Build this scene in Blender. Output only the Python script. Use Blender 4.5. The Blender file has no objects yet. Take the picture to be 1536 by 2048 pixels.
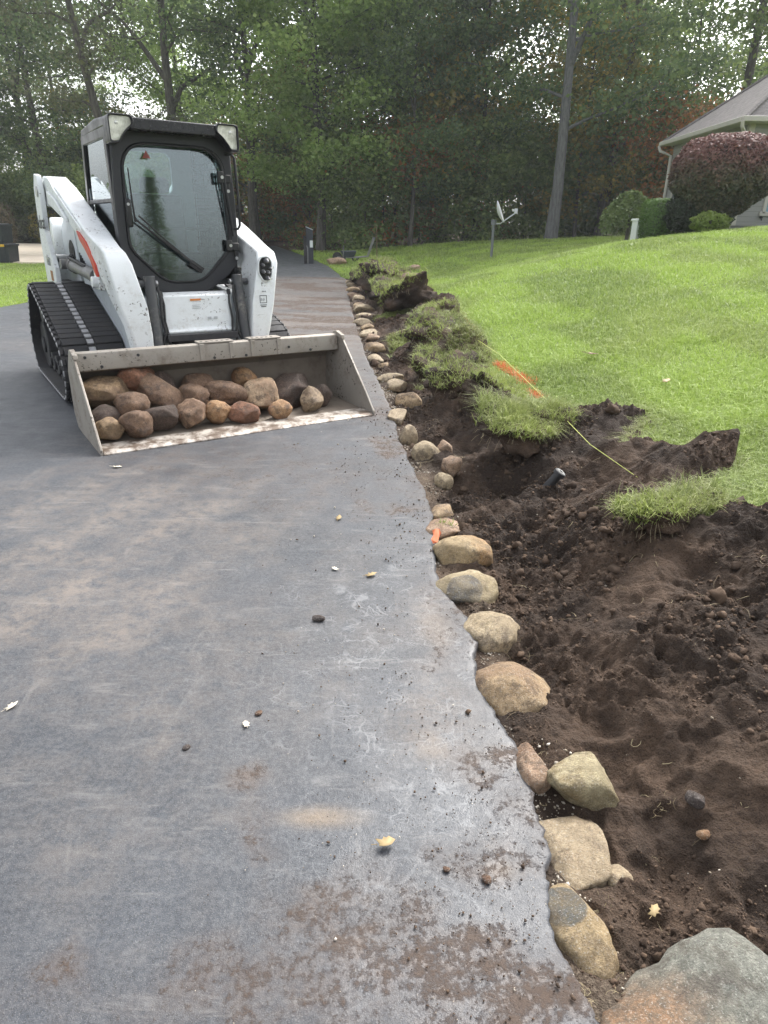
import bpy, bmesh, math, random
import numpy as np
from mathutils import Vector, Matrix
R = math.radians
sc = bpy.context.scene
col = sc.collection

# ------------------------------------------------------------------ camera
F, TILT, ROLL, CAMH = 1330.0, .404, .018, 1.371
cd = bpy.data.cameras.new('camera'); cam = bpy.data.objects.new('camera', cd); col.objects.link(cam)
cd.sensor_fit = 'VERTICAL'; cd.sensor_height = 36.0; cd.lens = 36.0*F/2048
cd.clip_start = .05; cd.clip_end = 900
ct, st_ = math.cos(TILT), math.sin(TILT)
fw = Vector((0, ct, -st_)); up = Vector((0, st_, ct)); rt = Vector((1, 0, 0))
r2 = rt*math.cos(ROLL)+up*math.sin(ROLL); u2 = up*math.cos(ROLL)-rt*math.sin(ROLL)
mw = Matrix((r2, u2, -fw)).transposed().to_4x4(); mw.translation = Vector((0, 0, CAMH))
cam.matrix_world = mw
sc.camera = cam

# ------------------------------------------------------------------ world, sun, exposure
SUN_EL, SUN_AZ = R(46), R(32)          # azimuth clockwise from +Y: ahead and a little right
w = bpy.data.worlds.new("World"); sc.world = w; w.use_nodes = True
nt = w.node_tree; bg = nt.nodes['Background']
sky = nt.nodes.new('ShaderNodeTexSky'); sky.sky_type = 'NISHITA'; sky.sun_disc = False
sky.sun_elevation = SUN_EL; sky.sun_rotation = SUN_AZ; sky.dust_density = 5.0; sky.air_density = 1.0; sky.ozone_density = 1.0
hs = nt.nodes.new('ShaderNodeHueSaturation'); hs.inputs['Saturation'].default_value = .22; hs.inputs['Value'].default_value = 3.0
nt.links.new(sky.outputs[0], hs.inputs['Color']); nt.links.new(hs.outputs[0], bg.inputs[0])
bg.inputs[1].default_value = .15
sl = bpy.data.lights.new('sun', 'SUN'); sl.energy = 2.0; sl.angle = R(12); sl.color = (1, .96, .9)
so = bpy.data.objects.new('sun', sl); col.objects.link(so)
sd = Vector((math.sin(SUN_AZ)*math.cos(SUN_EL), math.cos(SUN_AZ)*math.cos(SUN_EL), math.sin(SUN_EL)))
so.rotation_euler = sd.to_track_quat('Z', 'Y').to_euler(); so.location = (0, 0, 30)
vs = sc.view_settings; vs.view_transform = 'Standard'; vs.look = 'None'; vs.exposure = .1; vs.gamma = 1
sc.cycles.max_bounces = 8; sc.cycles.volume_bounces = 0; sc.cycles.diffuse_bounces = 5; sc.cycles.transparent_max_bounces = 12
sc.cycles.caustics_reflective = False; sc.cycles.caustics_refractive = False

# ------------------------------------------------------------------ noise
def _h(ix, iy, iz, seed):
    n = (ix.astype(np.int64)*374761393+iy.astype(np.int64)*668265263+iz.astype(np.int64)*2147483647+seed*144665) & 0xffffffff
    n = ((n ^ (n >> 13))*1274126177) & 0xffffffff
    return ((n ^ (n >> 16)) & 0xffffff)/float(0xffffff)
def vnoise(x, y, z=0., seed=0):
    x, y, z = np.broadcast_arrays(np.asarray(x, float), np.asarray(y, float), np.asarray(z, float))
    ix, iy, iz = np.floor(x), np.floor(y), np.floor(z); fx, fy, fz = x-ix, y-iy, z-iz
    s = lambda t: t*t*t*(t*(t*6-15)+10)
    fx, fy, fz = s(fx), s(fy), s(fz); v = 0
    for a in (0, 1):
        for b in (0, 1):
            for c in (0, 1):
                v = v+_h(ix+a, iy+b, iz+c, seed)*(fx if a else 1-fx)*(fy if b else 1-fy)*(fz if c else 1-fz)
    return v*2-1
def fbm(x, y, z=0., seed=0, o=4, g=.5):
    v, a, f = 0, 1., 1.
    for i in range(o):
        v = v+a*vnoise(np.asarray(x)*f+i*17.3, np.asarray(y)*f-i*9.1, np.asarray(z)*f+i*3.7, seed+i); a *= g; f *= 2.03
    return v
def sstep(a, b, x):
    t = np.clip((np.asarray(x, float)-a)/(b-a), 0, 1); return t*t*(3-2*t)

# ------------------------------------------------------------------ objects
def tag(o, label=None, cat=None, group=None, kind=None):
    if label: o['label'] = label
    if cat: o['category'] = cat
    if group: o['group'] = group
    if kind: o['kind'] = kind
    return o
def empty(name, loc=(0, 0, 0), rz=0, label=None, cat=None, group=None):
    o = bpy.data.objects.new(name, None); col.objects.link(o); o.location = loc; o.rotation_euler = (0, 0, rz)
    o.empty_display_size = .1
    return tag(o, label, cat, group)
def link(name, me, m=None, parent=None, loc=None):
    o = bpy.data.objects.new(name, me); col.objects.link(o)
    if m is not None and not me.materials: me.materials.append(m)
    if parent is not None: o.parent = parent
    if loc is not None: o.location = loc
    return o
def npmesh(name, V, Fc, attr=None, smooth=False):
    """V (n,3); Fc (m,k) array of faces with k corners each"""
    V = np.asarray(V, np.float32); Fc = np.asarray(Fc, np.int32); k = Fc.shape[1]
    me = bpy.data.meshes.new(name); me.vertices.add(len(V)); me.vertices.foreach_set('co', V.ravel())
    me.loops.add(Fc.size); me.loops.foreach_set('vertex_index', Fc.ravel())
    me.polygons.add(len(Fc)); me.polygons.foreach_set('loop_start', np.arange(0, Fc.size, k, dtype=np.int32))
    try: me.polygons.foreach_set('loop_total', np.full(len(Fc), k, np.int32))
    except Exception: pass
    if smooth: me.polygons.foreach_set('use_smooth', np.ones(len(Fc), bool))
    for an, av in (attr or {}).items():
        av = np.asarray(av, np.float32)
        if av.ndim == 1:
            a = me.attributes.new(an, 'FLOAT', 'POINT'); a.data.foreach_set('value', av)
        else:
            a = me.attributes.new(an, 'FLOAT_COLOR', 'POINT'); a.data.foreach_set('color', av.ravel())
    me.update(calc_edges=True)
    return me
def gridfaces(nr, nc):
    i = np.arange(nr*nc).reshape(nr, nc)
    return np.stack([i[:-1, :-1], i[:-1, 1:], i[1:, 1:], i[1:, :-1]], -1).reshape(-1, 4)
class MB:
    def __init__(s): s.bm = bmesh.new()
    def poly(s, pts):
        return s.bm.faces.new([s.bm.verts.new(p) for p in pts])
    def box(s, c, d, rot=None):
        M = Matrix.Translation(c) @ (rot.to_4x4() if rot is not None else Matrix()) @ Matrix.Diagonal((*d, 1))
        bmesh.ops.create_cube(s.bm, size=1, matrix=M); return s
    def prism(s, pts, f0, f1):
        """closed prism: pts 2D list; f0/f1 map a 2D point to the two 3D ends"""
        a = [s.bm.verts.new(f0(*p)) for p in pts]; b = [s.bm.verts.new(f1(*p)) for p in pts]; n = len(pts)
        s.bm.faces.new(a); s.bm.faces.new(b[::-1])
        for i in range(n): s.bm.faces.new((a[i], b[i], b[(i+1) % n], a[(i+1) % n]))
        return s
    def ring(s, outer, inner, f0, f1):
        n = len(outer)
        A = [s.bm.verts.new(f0(*p)) for p in outer]; B = [s.bm.verts.new(f0(*p)) for p in inner]
        Cc = [s.bm.verts.new(f1(*p)) for p in outer]; D = [s.bm.verts.new(f1(*p)) for p in inner]
        for i in range(n):
            j = (i+1) % n
            for q in ((A[i], A[j], B[j], B[i]), (Cc[i], D[i], D[j], Cc[j]), (A[i], Cc[i], Cc[j], A[j]), (B[i], B[j], D[j], D[i])): s.bm.faces.new(q)
        return s
    def cyl(s, p0, p1, r, r1=None, n=20, cap=True):
        p0, p1 = Vector(p0), Vector(p1); d = p1-p0
        M = Matrix.Translation((p0+p1)/2) @ d.to_track_quat('Z', 'Y').to_matrix().to_4x4()
        bmesh.ops.create_cone(s.bm, cap_ends=cap, segments=n, radius1=r, radius2=r if r1 is None else r1, depth=d.length, matrix=M); return s
    def tube(s, pts, rad, n=8):
        pts = [Vector(p) for p in pts]; rings = []
        t0 = (pts[1]-pts[0]).normalized(); ref = t0.orthogonal().normalized()
        for i, p in enumerate(pts):
            t = (pts[min(i+1, len(pts)-1)]-pts[max(i-1, 0)]).normalized()
            ref = (ref-t*ref.dot(t)).normalized(); b = t.cross(ref)
            r = rad[i] if hasattr(rad, '__len__') else rad
            rings.append([s.bm.verts.new(p+(ref*math.cos(2*math.pi*k/n)+b*math.sin(2*math.pi*k/n))*r) for k in range(n)])
        for a, b in zip(rings, rings[1:]):
            for k in range(n): s.bm.faces.new((a[k], a[(k+1) % n], b[(k+1) % n], b[k]))
        s.bm.faces.new(rings[0][::-1]); s.bm.faces.new(rings[-1]); return s
    def sph(s, c, r, sub=2, sc_=(1, 1, 1)):
        M = Matrix.Translation(c) @ Matrix.Diagonal((*sc_, 1)); bmesh.ops.create_icosphere(s.bm, subdivisions=sub, radius=r, matrix=M); return s
    def build(s, name, m, parent=None, bevel=0, seg=2, loc=None, ang=35):
        bmesh.ops.recalc_face_normals(s.bm, faces=s.bm.faces)
        me = bpy.data.meshes.new(name); s.bm.to_mesh(me); s.bm.free()
        me.shade_smooth(); me.set_sharp_from_angle(angle=R(ang))
        o = link(name, me, m, parent, loc)
        if bevel:
            b = o.modifiers.new('bevel', 'BEVEL'); b.width = bevel; b.segments = seg; b.limit_method = 'ANGLE'; b.angle_limit = R(40); b.harden_normals = False
        return o
def roundpoly(pts, rad, seg=5):
    out = []; n = len(pts)
    for i in range(n):
        p = Vector(pts[i]); a = Vector(pts[i-1]); b = Vector(pts[(i+1) % n])
        r = rad[i] if hasattr(rad, '__len__') else rad
        if r <= 0: out.append(tuple(p)); continue
        u, v = (a-p), (b-p); r = min(r, u.length*.48, v.length*.48); u.normalize(); v.normalize()
        for k in range(seg+1):
            t = k/seg; q = (p+u*r)*(1-t)**2+p*2*t*(1-t)+(p+v*r)*t*t; out.append(tuple(q))
    return out
def radial(pts, c, n=72):
    """resample a star-shaped outline at n even angles round c"""
    out = []; m = len(pts)
    for k in range(n):
        a = 2*math.pi*k/n; dx, dy = math.cos(a), math.sin(a); best = None
        for i in range(m):
            x1, y1 = pts[i][0]-c[0], pts[i][1]-c[1]; x2, y2 = pts[(i+1) % m][0]-c[0], pts[(i+1) % m][1]-c[1]
            ex, ey = x2-x1, y2-y1; den = dx*ey-dy*ex
            if abs(den) < 1e-9: continue
            t = (x1*ey-y1*ex)/den; u = (x1*dy-y1*dx)/den
            if t > 0 and -1e-6 <= u <= 1+1e-6 and (best is None or t > best): best = t
        out.append((c[0]+dx*best, c[1]+dy*best))
    return out
def copy_tree(o, parent=None, loc=None, rz=None, s=None, name=None):
    c = o.copy(); col.objects.link(c); c.parent = parent
    if loc is not None: c.location = loc
    if rz is not None: c.rotation_euler = (0, 0, rz)
    if s is not None: c.scale = s
    for ch in o.children:
        d = ch.copy(); col.objects.link(d); d.parent = c
        for g in ch.children:
            e = g.copy(); col.objects.link(e); e.parent = d
    return c

# ------------------------------------------------------------------ materials
class NT:
    def __init__(s, name):
        s.m = bpy.data.materials.new(name); s.m.use_nodes = True; s.t = s.m.node_tree; s.b = s.t.nodes['Principled BSDF']
        s.tc = s.n('ShaderNodeTexCoord')
    def n(s, ty, **k):
        x = s.t.nodes.new(ty)
        for a, b in k.items(): setattr(x, a, b)
        return x
    def put(s, sock, v):
        if isinstance(v, bpy.types.NodeSocket): s.t.links.new(v, sock)
        elif isinstance(v, tuple) and len(v) == 3 and sock.type == 'RGBA': sock.default_value = (*v, 1)
        else: sock.default_value = v
    def noise(s, scale, detail=4, rough=.55, vec=None, dist=0, off=None):
        x = s.n('ShaderNodeTexNoise'); v = vec or s.tc.outputs['Object']
        x.inputs['Scale'].default_value = scale; x.inputs['Detail'].default_value = detail; x.inputs['Roughness'].default_value = rough; x.inputs['Distortion'].default_value = dist
        if off is not None: v = s.vm('ADD', v, off)
        s.put(x.inputs['Vector'], v); return x.outputs['Fac']
    def vm(s, op, a, b):
        x = s.n('ShaderNodeVectorMath', operation=op); s.put(x.inputs[0], a); s.put(x.inputs[1], b); return x.outputs[0]
    def vor(s, scale, feature='F1', out='Distance', vec=None, rnd=1):
        x = s.n('ShaderNodeTexVoronoi', feature=feature); x.inputs['Scale'].default_value = scale; x.inputs['Randomness'].default_value = rnd
        s.put(x.inputs['Vector'], vec or s.tc.outputs['Object']); return x.outputs[out]
    def mapr(s, v, a, b, c=0., d=1., smooth=True):
        x = s.n('ShaderNodeMapRange'); x.interpolation_type = 'SMOOTHSTEP' if smooth else 'LINEAR'
        s.put(x.inputs[0], v)
        for i, q in enumerate((a, b, c, d)): x.inputs[i+1].default_value = q
        return x.outputs[0]
    def ma(s, op, a, b=0., clamp=False):
        x = s.n('ShaderNodeMath', operation=op, use_clamp=clamp); s.put(x.inputs[0], a); s.put(x.inputs[1], b); return x.outputs[0]
    def mix(s, f, a, b, mode='MIX'):
        x = s.n('ShaderNodeMix', data_type='RGBA', blend_type=mode); s.put(x.inputs['Factor'], f); s.put(x.inputs[6], a); s.put(x.inputs[7], b); return x.outputs[2]
    def attr(s, name, out='Fac'):
        return s.n('ShaderNodeAttribute', attribute_name=name).outputs[out]
    def bump(s, h, strength=.3, dist=.01, nrm=None):
        x = s.n('ShaderNodeBump'); x.inputs['Strength'].default_value = strength; x.inputs['Distance'].default_value = dist; s.put(x.inputs['Height'], h)
        if nrm is not None: s.put(x.inputs['Normal'], nrm)
        return x.outputs[0]
    def out(s, color=None, rough=None, metal=None, normal=None, spec=None, trans=0, alpha=None, sub=None):
        if color is not None: s.put(s.b.inputs['Base Color'], color)
        if rough is not None: s.put(s.b.inputs['Roughness'], rough)
        if metal is not None: s.put(s.b.inputs['Metallic'], metal)
        if normal is not None: s.put(s.b.inputs['Normal'], normal)
        if spec is not None: s.b.inputs['Specular IOR Level'].default_value = spec
        if trans:
            tr = s.n('ShaderNodeBsdfTranslucent'); s.put(tr.inputs[0], color); mx = s.n('ShaderNodeMixShader'); mx.inputs[0].default_value = trans
            s.t.links.new(s.b.outputs[0], mx.inputs[1]); s.t.links.new(tr.outputs[0], mx.inputs[2])
            s.t.links.new(mx.outputs[0], s.t.nodes['Material Output'].inputs[0])
        return s.m
def painted(name, c, rough=.45, dirt=(.2, .15, .1), amt=.35, scale=6, chips=None, metal=0, bumpy=.15):
    s = NT(name); a = s.noise(scale, 6, .65); b = s.noise(scale*7, 4, .6)
    f = s.ma('MULTIPLY', s.mapr(a, .45, .75), s.mapr(b, .3, .7)); f = s.ma('MULTIPLY', f, amt)
    cc = s.mix(f, c, dirt)
    cc = s.mix(s.mapr(s.noise(scale*.5, 3), .3, .75, 0, .18), cc, tuple(x*.75 for x in c))
    if chips:
        k = s.mapr(s.noise(45, 3, .6, off=(3, 1, 7)), .60, .63); k = s.ma('MULTIPLY', k, s.mapr(s.noise(5, 2, off=(9, 2, 1)), .48, .60)); cc = s.mix(k, cc, chips); sv = s.vm('MULTIPLY', s.tc.outputs['Object'], (9, 9, 60)); k2 = s.ma('MULTIPLY', s.mapr(s.noise(1, 5, .7, sv, 2), .62, .70), s.mapr(s.noise(3, 2, off=(4, 4, 1)), .48, .6)); cc = s.mix(s.ma('MULTIPLY', k2, .7), cc, chips)
    return s.out(cc, s.mapr(a, .3, .8, rough, min(1, rough+.25)), metal, s.bump(b, bumpy, .002))
def plain(name, c, rough=.5, metal=0, spec=.5, var=.25, scale=20):
    s = NT(name); a = s.noise(scale, 5, .6)
    return s.out(s.mix(s.mapr(a, .3, .7, 0, var), c, tuple(x*.55 for x in c)), s.mapr(a, .3, .7, rough, min(1, rough+.15)), metal, s.bump(a, .1, .002), spec)
def foliage(name, cols, trans=.3, rough=.55, cl=.35, spec=.3):
    s = NT(name); g = s.n('ShaderNodeNewGeometry'); r = g.outputs['Random Per Island']
    ra = s.n('ShaderNodeValToRGB'); s.put(ra.inputs[0], r); e = ra.color_ramp.elements
    e[0].position = 0; e[0].color = (*cols[0], 1); e[1].position = 1; e[1].color = (*cols[-1], 1)
    for i, c in enumerate(cols[1:-1]): x = e.new((i+1)/(len(cols)-1)); x.color = (*c, 1)
    k = s.noise(cl, 2); cc = s.mix(s.mapr(k, .35, .65, 0, .55), ra.outputs[0], cols[0])
    return s.out(cc, rough, 0, None, spec, trans)

# ------------------------------------------------------------------ the lie of the land
_e = np.array([(-14, 30), (-6, 30), (-3.5, 4), (-1.5, .7), (0, .46), (.6, .43), (.77, .42), (.85, .4), (.93, .375), (1.03, .375), (1.16, .42), (1.31, .40), (1.49, .395), (1.61, .36), (1.78, .325), (1.95, .325), (2.07, .36), (2.25, .31), (2.44, .24), (2.77, .235), (3.11, .26), (3.54, .23), (3.97, .16), (4.5, .1), (5.18, .07), (6.27, -.06), (7.55, -.22), (9.9, -.43), (13.25, -.72), (20, -1.2), (25, -2.1), (30, -3.3), (36, -4.9), (42, -6.6), (60, -12)])
_l = np.array([(0, 2.2), (2.0, 2.0), (2.35, 1.75), (2.6, 1.5), (2.8, 1.44), (3.0, 1.62), (3.3, 1.8), (3.5, 1.5), (3.7, 1.42), (4.0, 1.62), (4.3, 1.62), (4.5, 1.3), (4.7, 1.02), (5.2, .86), (5.8, .82), (6.3, .98), (6.9, .98), (7.4, .78), (8.2, .98), (8.9, .9), (9.6, .98), (10.4, .62), (12, .62), (13, .35), (15, .5), (17, .1), (18.6, -.1), (19.6, -.9), (20.3, -1.24), (60, -12)])
E_ = lambda y: np.interp(y, _e[:, 0], _e[:, 1])
L_ = lambda y: np.maximum(np.interp(y, _l[:, 0], _l[:, 1]), E_(y)-.03)
LE = lambda y: np.interp(y, [-14, -6, -3, 14, 24, 30, 36, 42, 60], [-30, -30, -7, -6.6, -6.7, -7.4, -8.9, -10.6, -16])
def B_(y): y = np.asarray(y, float); return .011*np.maximum(0, y-18)*sstep(18, 26, y)
def H_(x, y):
    x = np.asarray(x, float); y = np.asarray(y, float); s = np.maximum(0, x-E_(y)); t = sstep(13, 25, y)
    A = 1.55*(1-.45*sstep(27, 42, y))*sstep(-6, 1.0, y); k = 22+55*t
    h = A*s*s/(s*s+k)+.32*np.exp(-((x-9)**2+(y-18)**2)/40)*sstep(2, 6, s)
    return B_(y)+h+.13*sstep(.35, 1.0, s)*(1-sstep(13, 19, y))+.012*fbm(x*.9, y*.9, 0, 3, 3)*sstep(.4, 1.4, s)
def HL_(x, y): return B_(y)*sstep(-13, -8, np.asarray(x, float))+.02*fbm(np.asarray(x)*.4, np.asarray(y)*.4, 0, 9, 2)+.02
GB = [(1.0, 2.15, .4, .45, .05), (.95, 1.45, .4, .4, .06), (.7, 5.9, .2, .3, .08), (1.55, 1.95, .26, .55, .17), (1.3, 2.42, .22, .16, .10), (1.78, 3.3, .28, .16, .13), (1.45, 3.1, .16, .14, .05), (1.12, 2.9, .2, .14, .09), (1.12, 3.42, .2, .16, -.10),
      (.78, 3.6, .15, .14, -.12), (1.35, 4.1, .35, .2, .04), (.85, 4.0, .18, .2, .05), (.7, 1.2, .35, .5, -.02), (.75, 2.6, .2, .25, -.05), (1.0, 1.75, .25, .2, .03), (.6, 5.3, .2, .25, .14), (.66, 6.1, .14, .2, .05),
      (.80, 6.8, .24, .26, .24), (.55, 6.9, .16, .25, .10), (.80, 8.2, .24, .35, .2), (.55, 8.2, .2, .4, .08), (.78, 9.5, .28, .45, .27), (.45, 9.8, .2, .5, .10), (.35, 11.6, .25, .5, .15), (.1, 13.6, .3, .6, .18), (.0, 16, .35, 1.0, .2), (-.35, 18.3, .3, .7, .12)]
def S_(x, y, fine=True):
    x = np.asarray(x, float); y = np.asarray(y, float); e, l = E_(y), L_(y); u = np.clip((x-e)/np.maximum(l-e, .05), 0, 1.2); s = x-e
    h = -.03-.012*sstep(.03, .14, s)+(H_(l, y)-.05+.065)*sstep(.08, .9, u)
    for (gx, gy, rx, ry, a) in GB: h = h+a*np.exp(-((x-gx)/rx)**2-((y-gy)/ry)**2)*sstep(.12, .35, s)
    k = sstep(.0, .15, s)
    h = h+k*.05*fbm(x*3.1, y*3.1, 0, 21, 3)
    if fine:
        rid = 1-np.abs(fbm(x*7, y*7, 1.3, 31, 3)); mk = .25+1.1*sstep(-.35, .45, fbm(x*2.3, y*2.3, 5, 501, 3)); r2 = 1-np.abs(fbm(x*19, y*19, 2.3, 35, 3)); h = h+k*.045*(rid-.6)+mk*k*.020*(r2-.6)+mk*.010*fbm(x*34, y*34, 0, 41, 4, .65)*(k*.8+.2)+k*.03*np.abs(fbm(x*1.6+y*.9, y*.8-x*.5, 0, 55, 2))
        cl = fbm(x*15, y*15, 0, 51, 2); h = h+k*.018*sstep(.1, .5, cl)
    return h

# ---- materials of the setting
def m_asphalt():
    s = NT('asphalt'); P = s.tc.outputs['Object']
    n1 = s.noise(1.1, 5, .6); n2 = s.noise(5, 5, .65); n3 = s.noise(60, 4, .75); n4 = s.noise(420, 2, .5)
    c = s.mix(s.mapr(n1, .35, .65), (.026, .031, .040), (.043, .049, .060))
    c = s.mix(s.mapr(n3, .38, .62, 0, .45), c, (.10, .105, .112)); c = s.mix(s.mapr(s.noise(190, 3, .7), .5, .36, 0, .6), c, (.014, .015, .017))
    c = s.mix(s.mapr(n4, .58, .7, 0, .6), c, (.17, .172, .175))
    # scuffs drawn out along the drive
    sv = s.vm('MULTIPLY', P, (9, 1.6, 1)); sc1 = s.noise(1.6, 6, .7, sv, 1.2)
    sv2 = s.vm('MULTIPLY', P, (2.2, 14, 1)); sc2 = s.noise(1.2, 6, .75, sv2, .8)
    f = s.ma('MULTIPLY', s.mapr(sc2, .5, .72), s.mapr(n2, .4, .62)); c = s.mix(s.ma('MULTIPLY', f, .55), c, (.19, .186, .182))
    f = s.ma('MULTIPLY', s.mapr(sc1, .55, .75), s.mapr(n2, .62, .4)); c = s.mix(s.ma('MULTIPLY', f, .4), c, (.17, .165, .16))
    # web of pale cracks
    wv = s.vm('ADD', s.vm('MULTIPLY', P, (1, 1.0, 1)), s.vm('SCALE', (0, 0, 0), (0, 0, 0)))
    d = s.n('ShaderNodeTexNoise'); d.inputs['Scale'].default_value = 9; d.inputs['Detail'].default_value = 4; s.put(d.inputs['Vector'], P)
    wv = s.vm('ADD', P, s.vm('MULTIPLY', d.outputs['Color'], (.16, .16, 0)))
    e1 = s.vor(15, 'DISTANCE_TO_EDGE', vec=wv); e2 = s.vor(34, 'DISTANCE_TO_EDGE', vec=wv)
    l1 = s.mapr(e1, .012, .05, 1, 0); l2 = s.mapr(e2, .015, .06, .6, 0)
    web = s.ma('MULTIPLY', s.ma('MAXIMUM', l1, l2), s.ma('MULTIPLY', s.attr('web'), s.mapr(s.noise(7, 4, .7, off=(5, 5, 0)), .42, .62)))
    c = s.mix(s.ma('MULTIPLY', web, .33), c, (.27, .28, .29))
    pale = s.ma('MULTIPLY', s.attr('pale'), s.mapr(s.noise(14, 6, .75), .3, .62)); c = s.mix(s.ma('MULTIPLY', pale, .55), c, (.23, .195, .165))
    tan = s.attr('tan'); c = s.mix(s.ma('MULTIPLY', tan, s.mapr(n3, .2, .8, .5, .9)), c, (.23, .165, .10))
    dm = s.attr('dirt'); dn = s.noise(38, 6, .8)
    dl = s.noise(9, 5, .7, off=(2, 3, 0)); df = s.ma('MULTIPLY', s.mapr(s.ma('ADD', s.ma('MULTIPLY', dm, .72), s.ma('ADD', s.ma('MULTIPLY', s.ma('SUBTRACT', dn, .5), 4.2), s.ma('MULTIPLY', s.ma('SUBTRACT', dl, .5), 2.2))), .42, 1.15), s.mapr(dm, .05, .35))
    dust = s.ma('MULTIPLY', dm, s.mapr(dl, .35, .65, .2, .75)); c = s.mix(dust, c, (.105, .070, .048)); c = s.mix(s.ma('MULTIPLY', df, .8), c, s.mix(dn, (.05, .033, .024), (.085, .06, .045)))
    r = s.mapr(n2, .3, .7, .44, .62); r = s.ma('ADD', r, s.ma('MULTIPLY', s.ma('ADD', df, pale), .35), True)
    h = s.ma('ADD', s.ma('MULTIPLY', n3, .5), s.ma('ADD', s.ma('MULTIPLY', n4, .3), s.ma('MULTIPLY', df, .9)))
    r = s.ma('SUBTRACT', r, s.ma('MULTIPLY', s.attr('web'), .13), True); return s.out(c, r, 0, s.bump(h, .5, .005), .4)
def m_soil():
    s = NT('soil'); a = s.noise(2.2, 5, .6); b = s.noise(22, 6, .72); c2 = s.noise(110, 4, .75)
    c = s.mix(s.mapr(a, .38, .66), (.040, .028, .021), (.120, .080, .055)); c = s.mix(s.mapr(b, .42, .7, 0, .55), c, (.038, .026, .02))
    c = s.mix(s.mapr(c2, .55, .75, 0, .6), c, (.13, .095, .07)); c = s.mix(s.mapr(s.noise(260, 2, .6), .5, .35, 0, .6), c, (.014, .010, .008))
    g = s.attr('grit'); c = s.mix(s.ma('MULTIPLY', g, s.mapr(c2, .35, .7, .1, .8)), c, (.25, .2, .15))
    v = s.vor(55, 'F1'); h = s.ma('ADD', s.ma('MULTIPLY', b, 1.4), s.ma('ADD', c2, s.ma('MULTIPLY', v, -.5)))
    return s.out(c, .88, 0, s.bump(h, 1.0, .016), .25)
def m_lawn():
    s = NT('lawn'); a = s.noise(.5, 4, .6); b = s.noise(40, 4, .7)
    c = s.mix(s.mapr(a, .3, .7), (.12, .18, .035), (.20, .26, .06)); c = s.mix(s.mapr(b, .35, .7, 0, .7), c, (.07, .11, .025))
    c = s.mix(s.attr('litter'), c, s.mix(s.mapr(s.noise(6, 5, .7), .35, .65), (.06, .045, .025), (.13, .09, .04)))
    return s.out(c, .85, 0, s.bump(b, .6, .03), .2)
def m_grass(name, c0, c1, tip, patch):
    s = NT(name); g = s.n('ShaderNodeNewGeometry'); r = g.outputs['Random Per Island']; t = s.attr('tip')
    c = s.mix(r, c0, c1); c = s.mix(s.mapr(s.noise(.55, 4, .65), .38, .66, 0, .75), c, patch)
    P = s.vm('MULTIPLY', s.tc.outputs['Object'], (.9, .35, 0)); wv = s.noise(1, 2, .4, P); c = s.mix(s.mapr(wv, .46, .56, 0, .8), c, tuple(x*1.35 for x in c1))
    c = s.mix(s.mapr(t, .0, 1, .0, .5), c, tip)
    return s.out(c, .5, 0, None, .35, .35)

# ---- driveway
def dist_rows(y0, y1, n): return np.geomspace(y0, y1, n)
ys = np.concatenate([np.linspace(-14, .4, 30), dist_rows(.45, 48, 560)]); nc = 300
Y = np.repeat(ys[:, None], nc, 1); u = np.linspace(0, 1, nc)
ex = E_(ys)+.008*fbm(ys*9, 0*ys, 0, 5, 4)+.005*fbm(ys*55, 0*ys, 0, 6, 3, .7); lx = np.maximum(LE(ys), ex-(.75+1.25*np.abs(ys)+.4)); lx[:30] = LE(ys[:30])
X = lx[:, None]+(ex-lx)[:, None]*u[None]; X[:, 0] = LE(ys)
Z = B_(Y)+.004*fbm(X*1.5, Y*1.5, 0, 61, 3)+.0015*fbm(X*9, Y*9, 0, 62, 2)
Z = Z-.003*sstep(.03, 0, (ex[:, None]-X))
def blob(cx, cy, rx, ry, seed, amp=1.3, sc_=8):
    a = fbm(X*sc_, Y*sc_, 0, seed, 3); d = np.sqrt(((X-cx)/rx)**2+((Y-cy)/ry)**2)+amp*a*.5; return sstep(1.6, .1, d)
dirt = 0*X
for i, (cx, cy, rx, ry, a) in enumerate([(-.35, 1.36, .05, .05, .75), (-.29, 1.22, .06, .10, .8), (-.05, .96, .2, .13, .8), (.13, .9, .2, .11, .95), (.34, .82, .16, .09, 1.3), (-.19, .83, .2, .12, .55), (.33, 1.42, .09, .06, .8), (.27, 1.12, .12, .07, .5), (-.1, .75, .5, .12, .6),
        (.06, 3.25, .22, .14, .8), (.1, 4.3, .22, .25, .9), (.0, 5.3, .2, .5, .8), (-1.15, 3.95, .7, .45, .32), (-.5, 3.7, .9, .7, .28), (-1.0, 9.5, .9, 2.2, .85), (-.65, 6.8, .45, .9, .6), (-1.4, 13, 1.2, 3.8, .95), (-1.7, 17.5, 1.6, 3.2, .95), (-3.2, 18, 1.8, 2.5, .8), (-.9, 12, .5, 3, .6), (-3.2, 17, 1.2, 3, .5), (.26, 2.0, .12, .2, .45), (.02, 2.1, .2, .1, .35), (-.5, 2.2, .8, .5, .08)]):
    dirt = np.maximum(dirt, a*blob(cx, cy, rx, ry, 70+i))
stk = sstep(-.15, .45, fbm(X*1.1+Y*.25, Y*2.4, 0, 301, 4)); dirt = np.maximum(dirt*np.where(Y > 6.5, .5, 1), 1.25*stk*sstep(5.5, 8.5, Y)*sstep(4.2, .8, ex[:, None]-X)*(Y < 20.5)); dirt = np.maximum(dirt, .62*sstep(.22, 0, ex[:, None]-X)*(.5+.5*fbm(X*5, Y*3, 0, 99, 2)))
dirt = np.where(Y > 20.5, dirt*.15, dirt)
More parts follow.
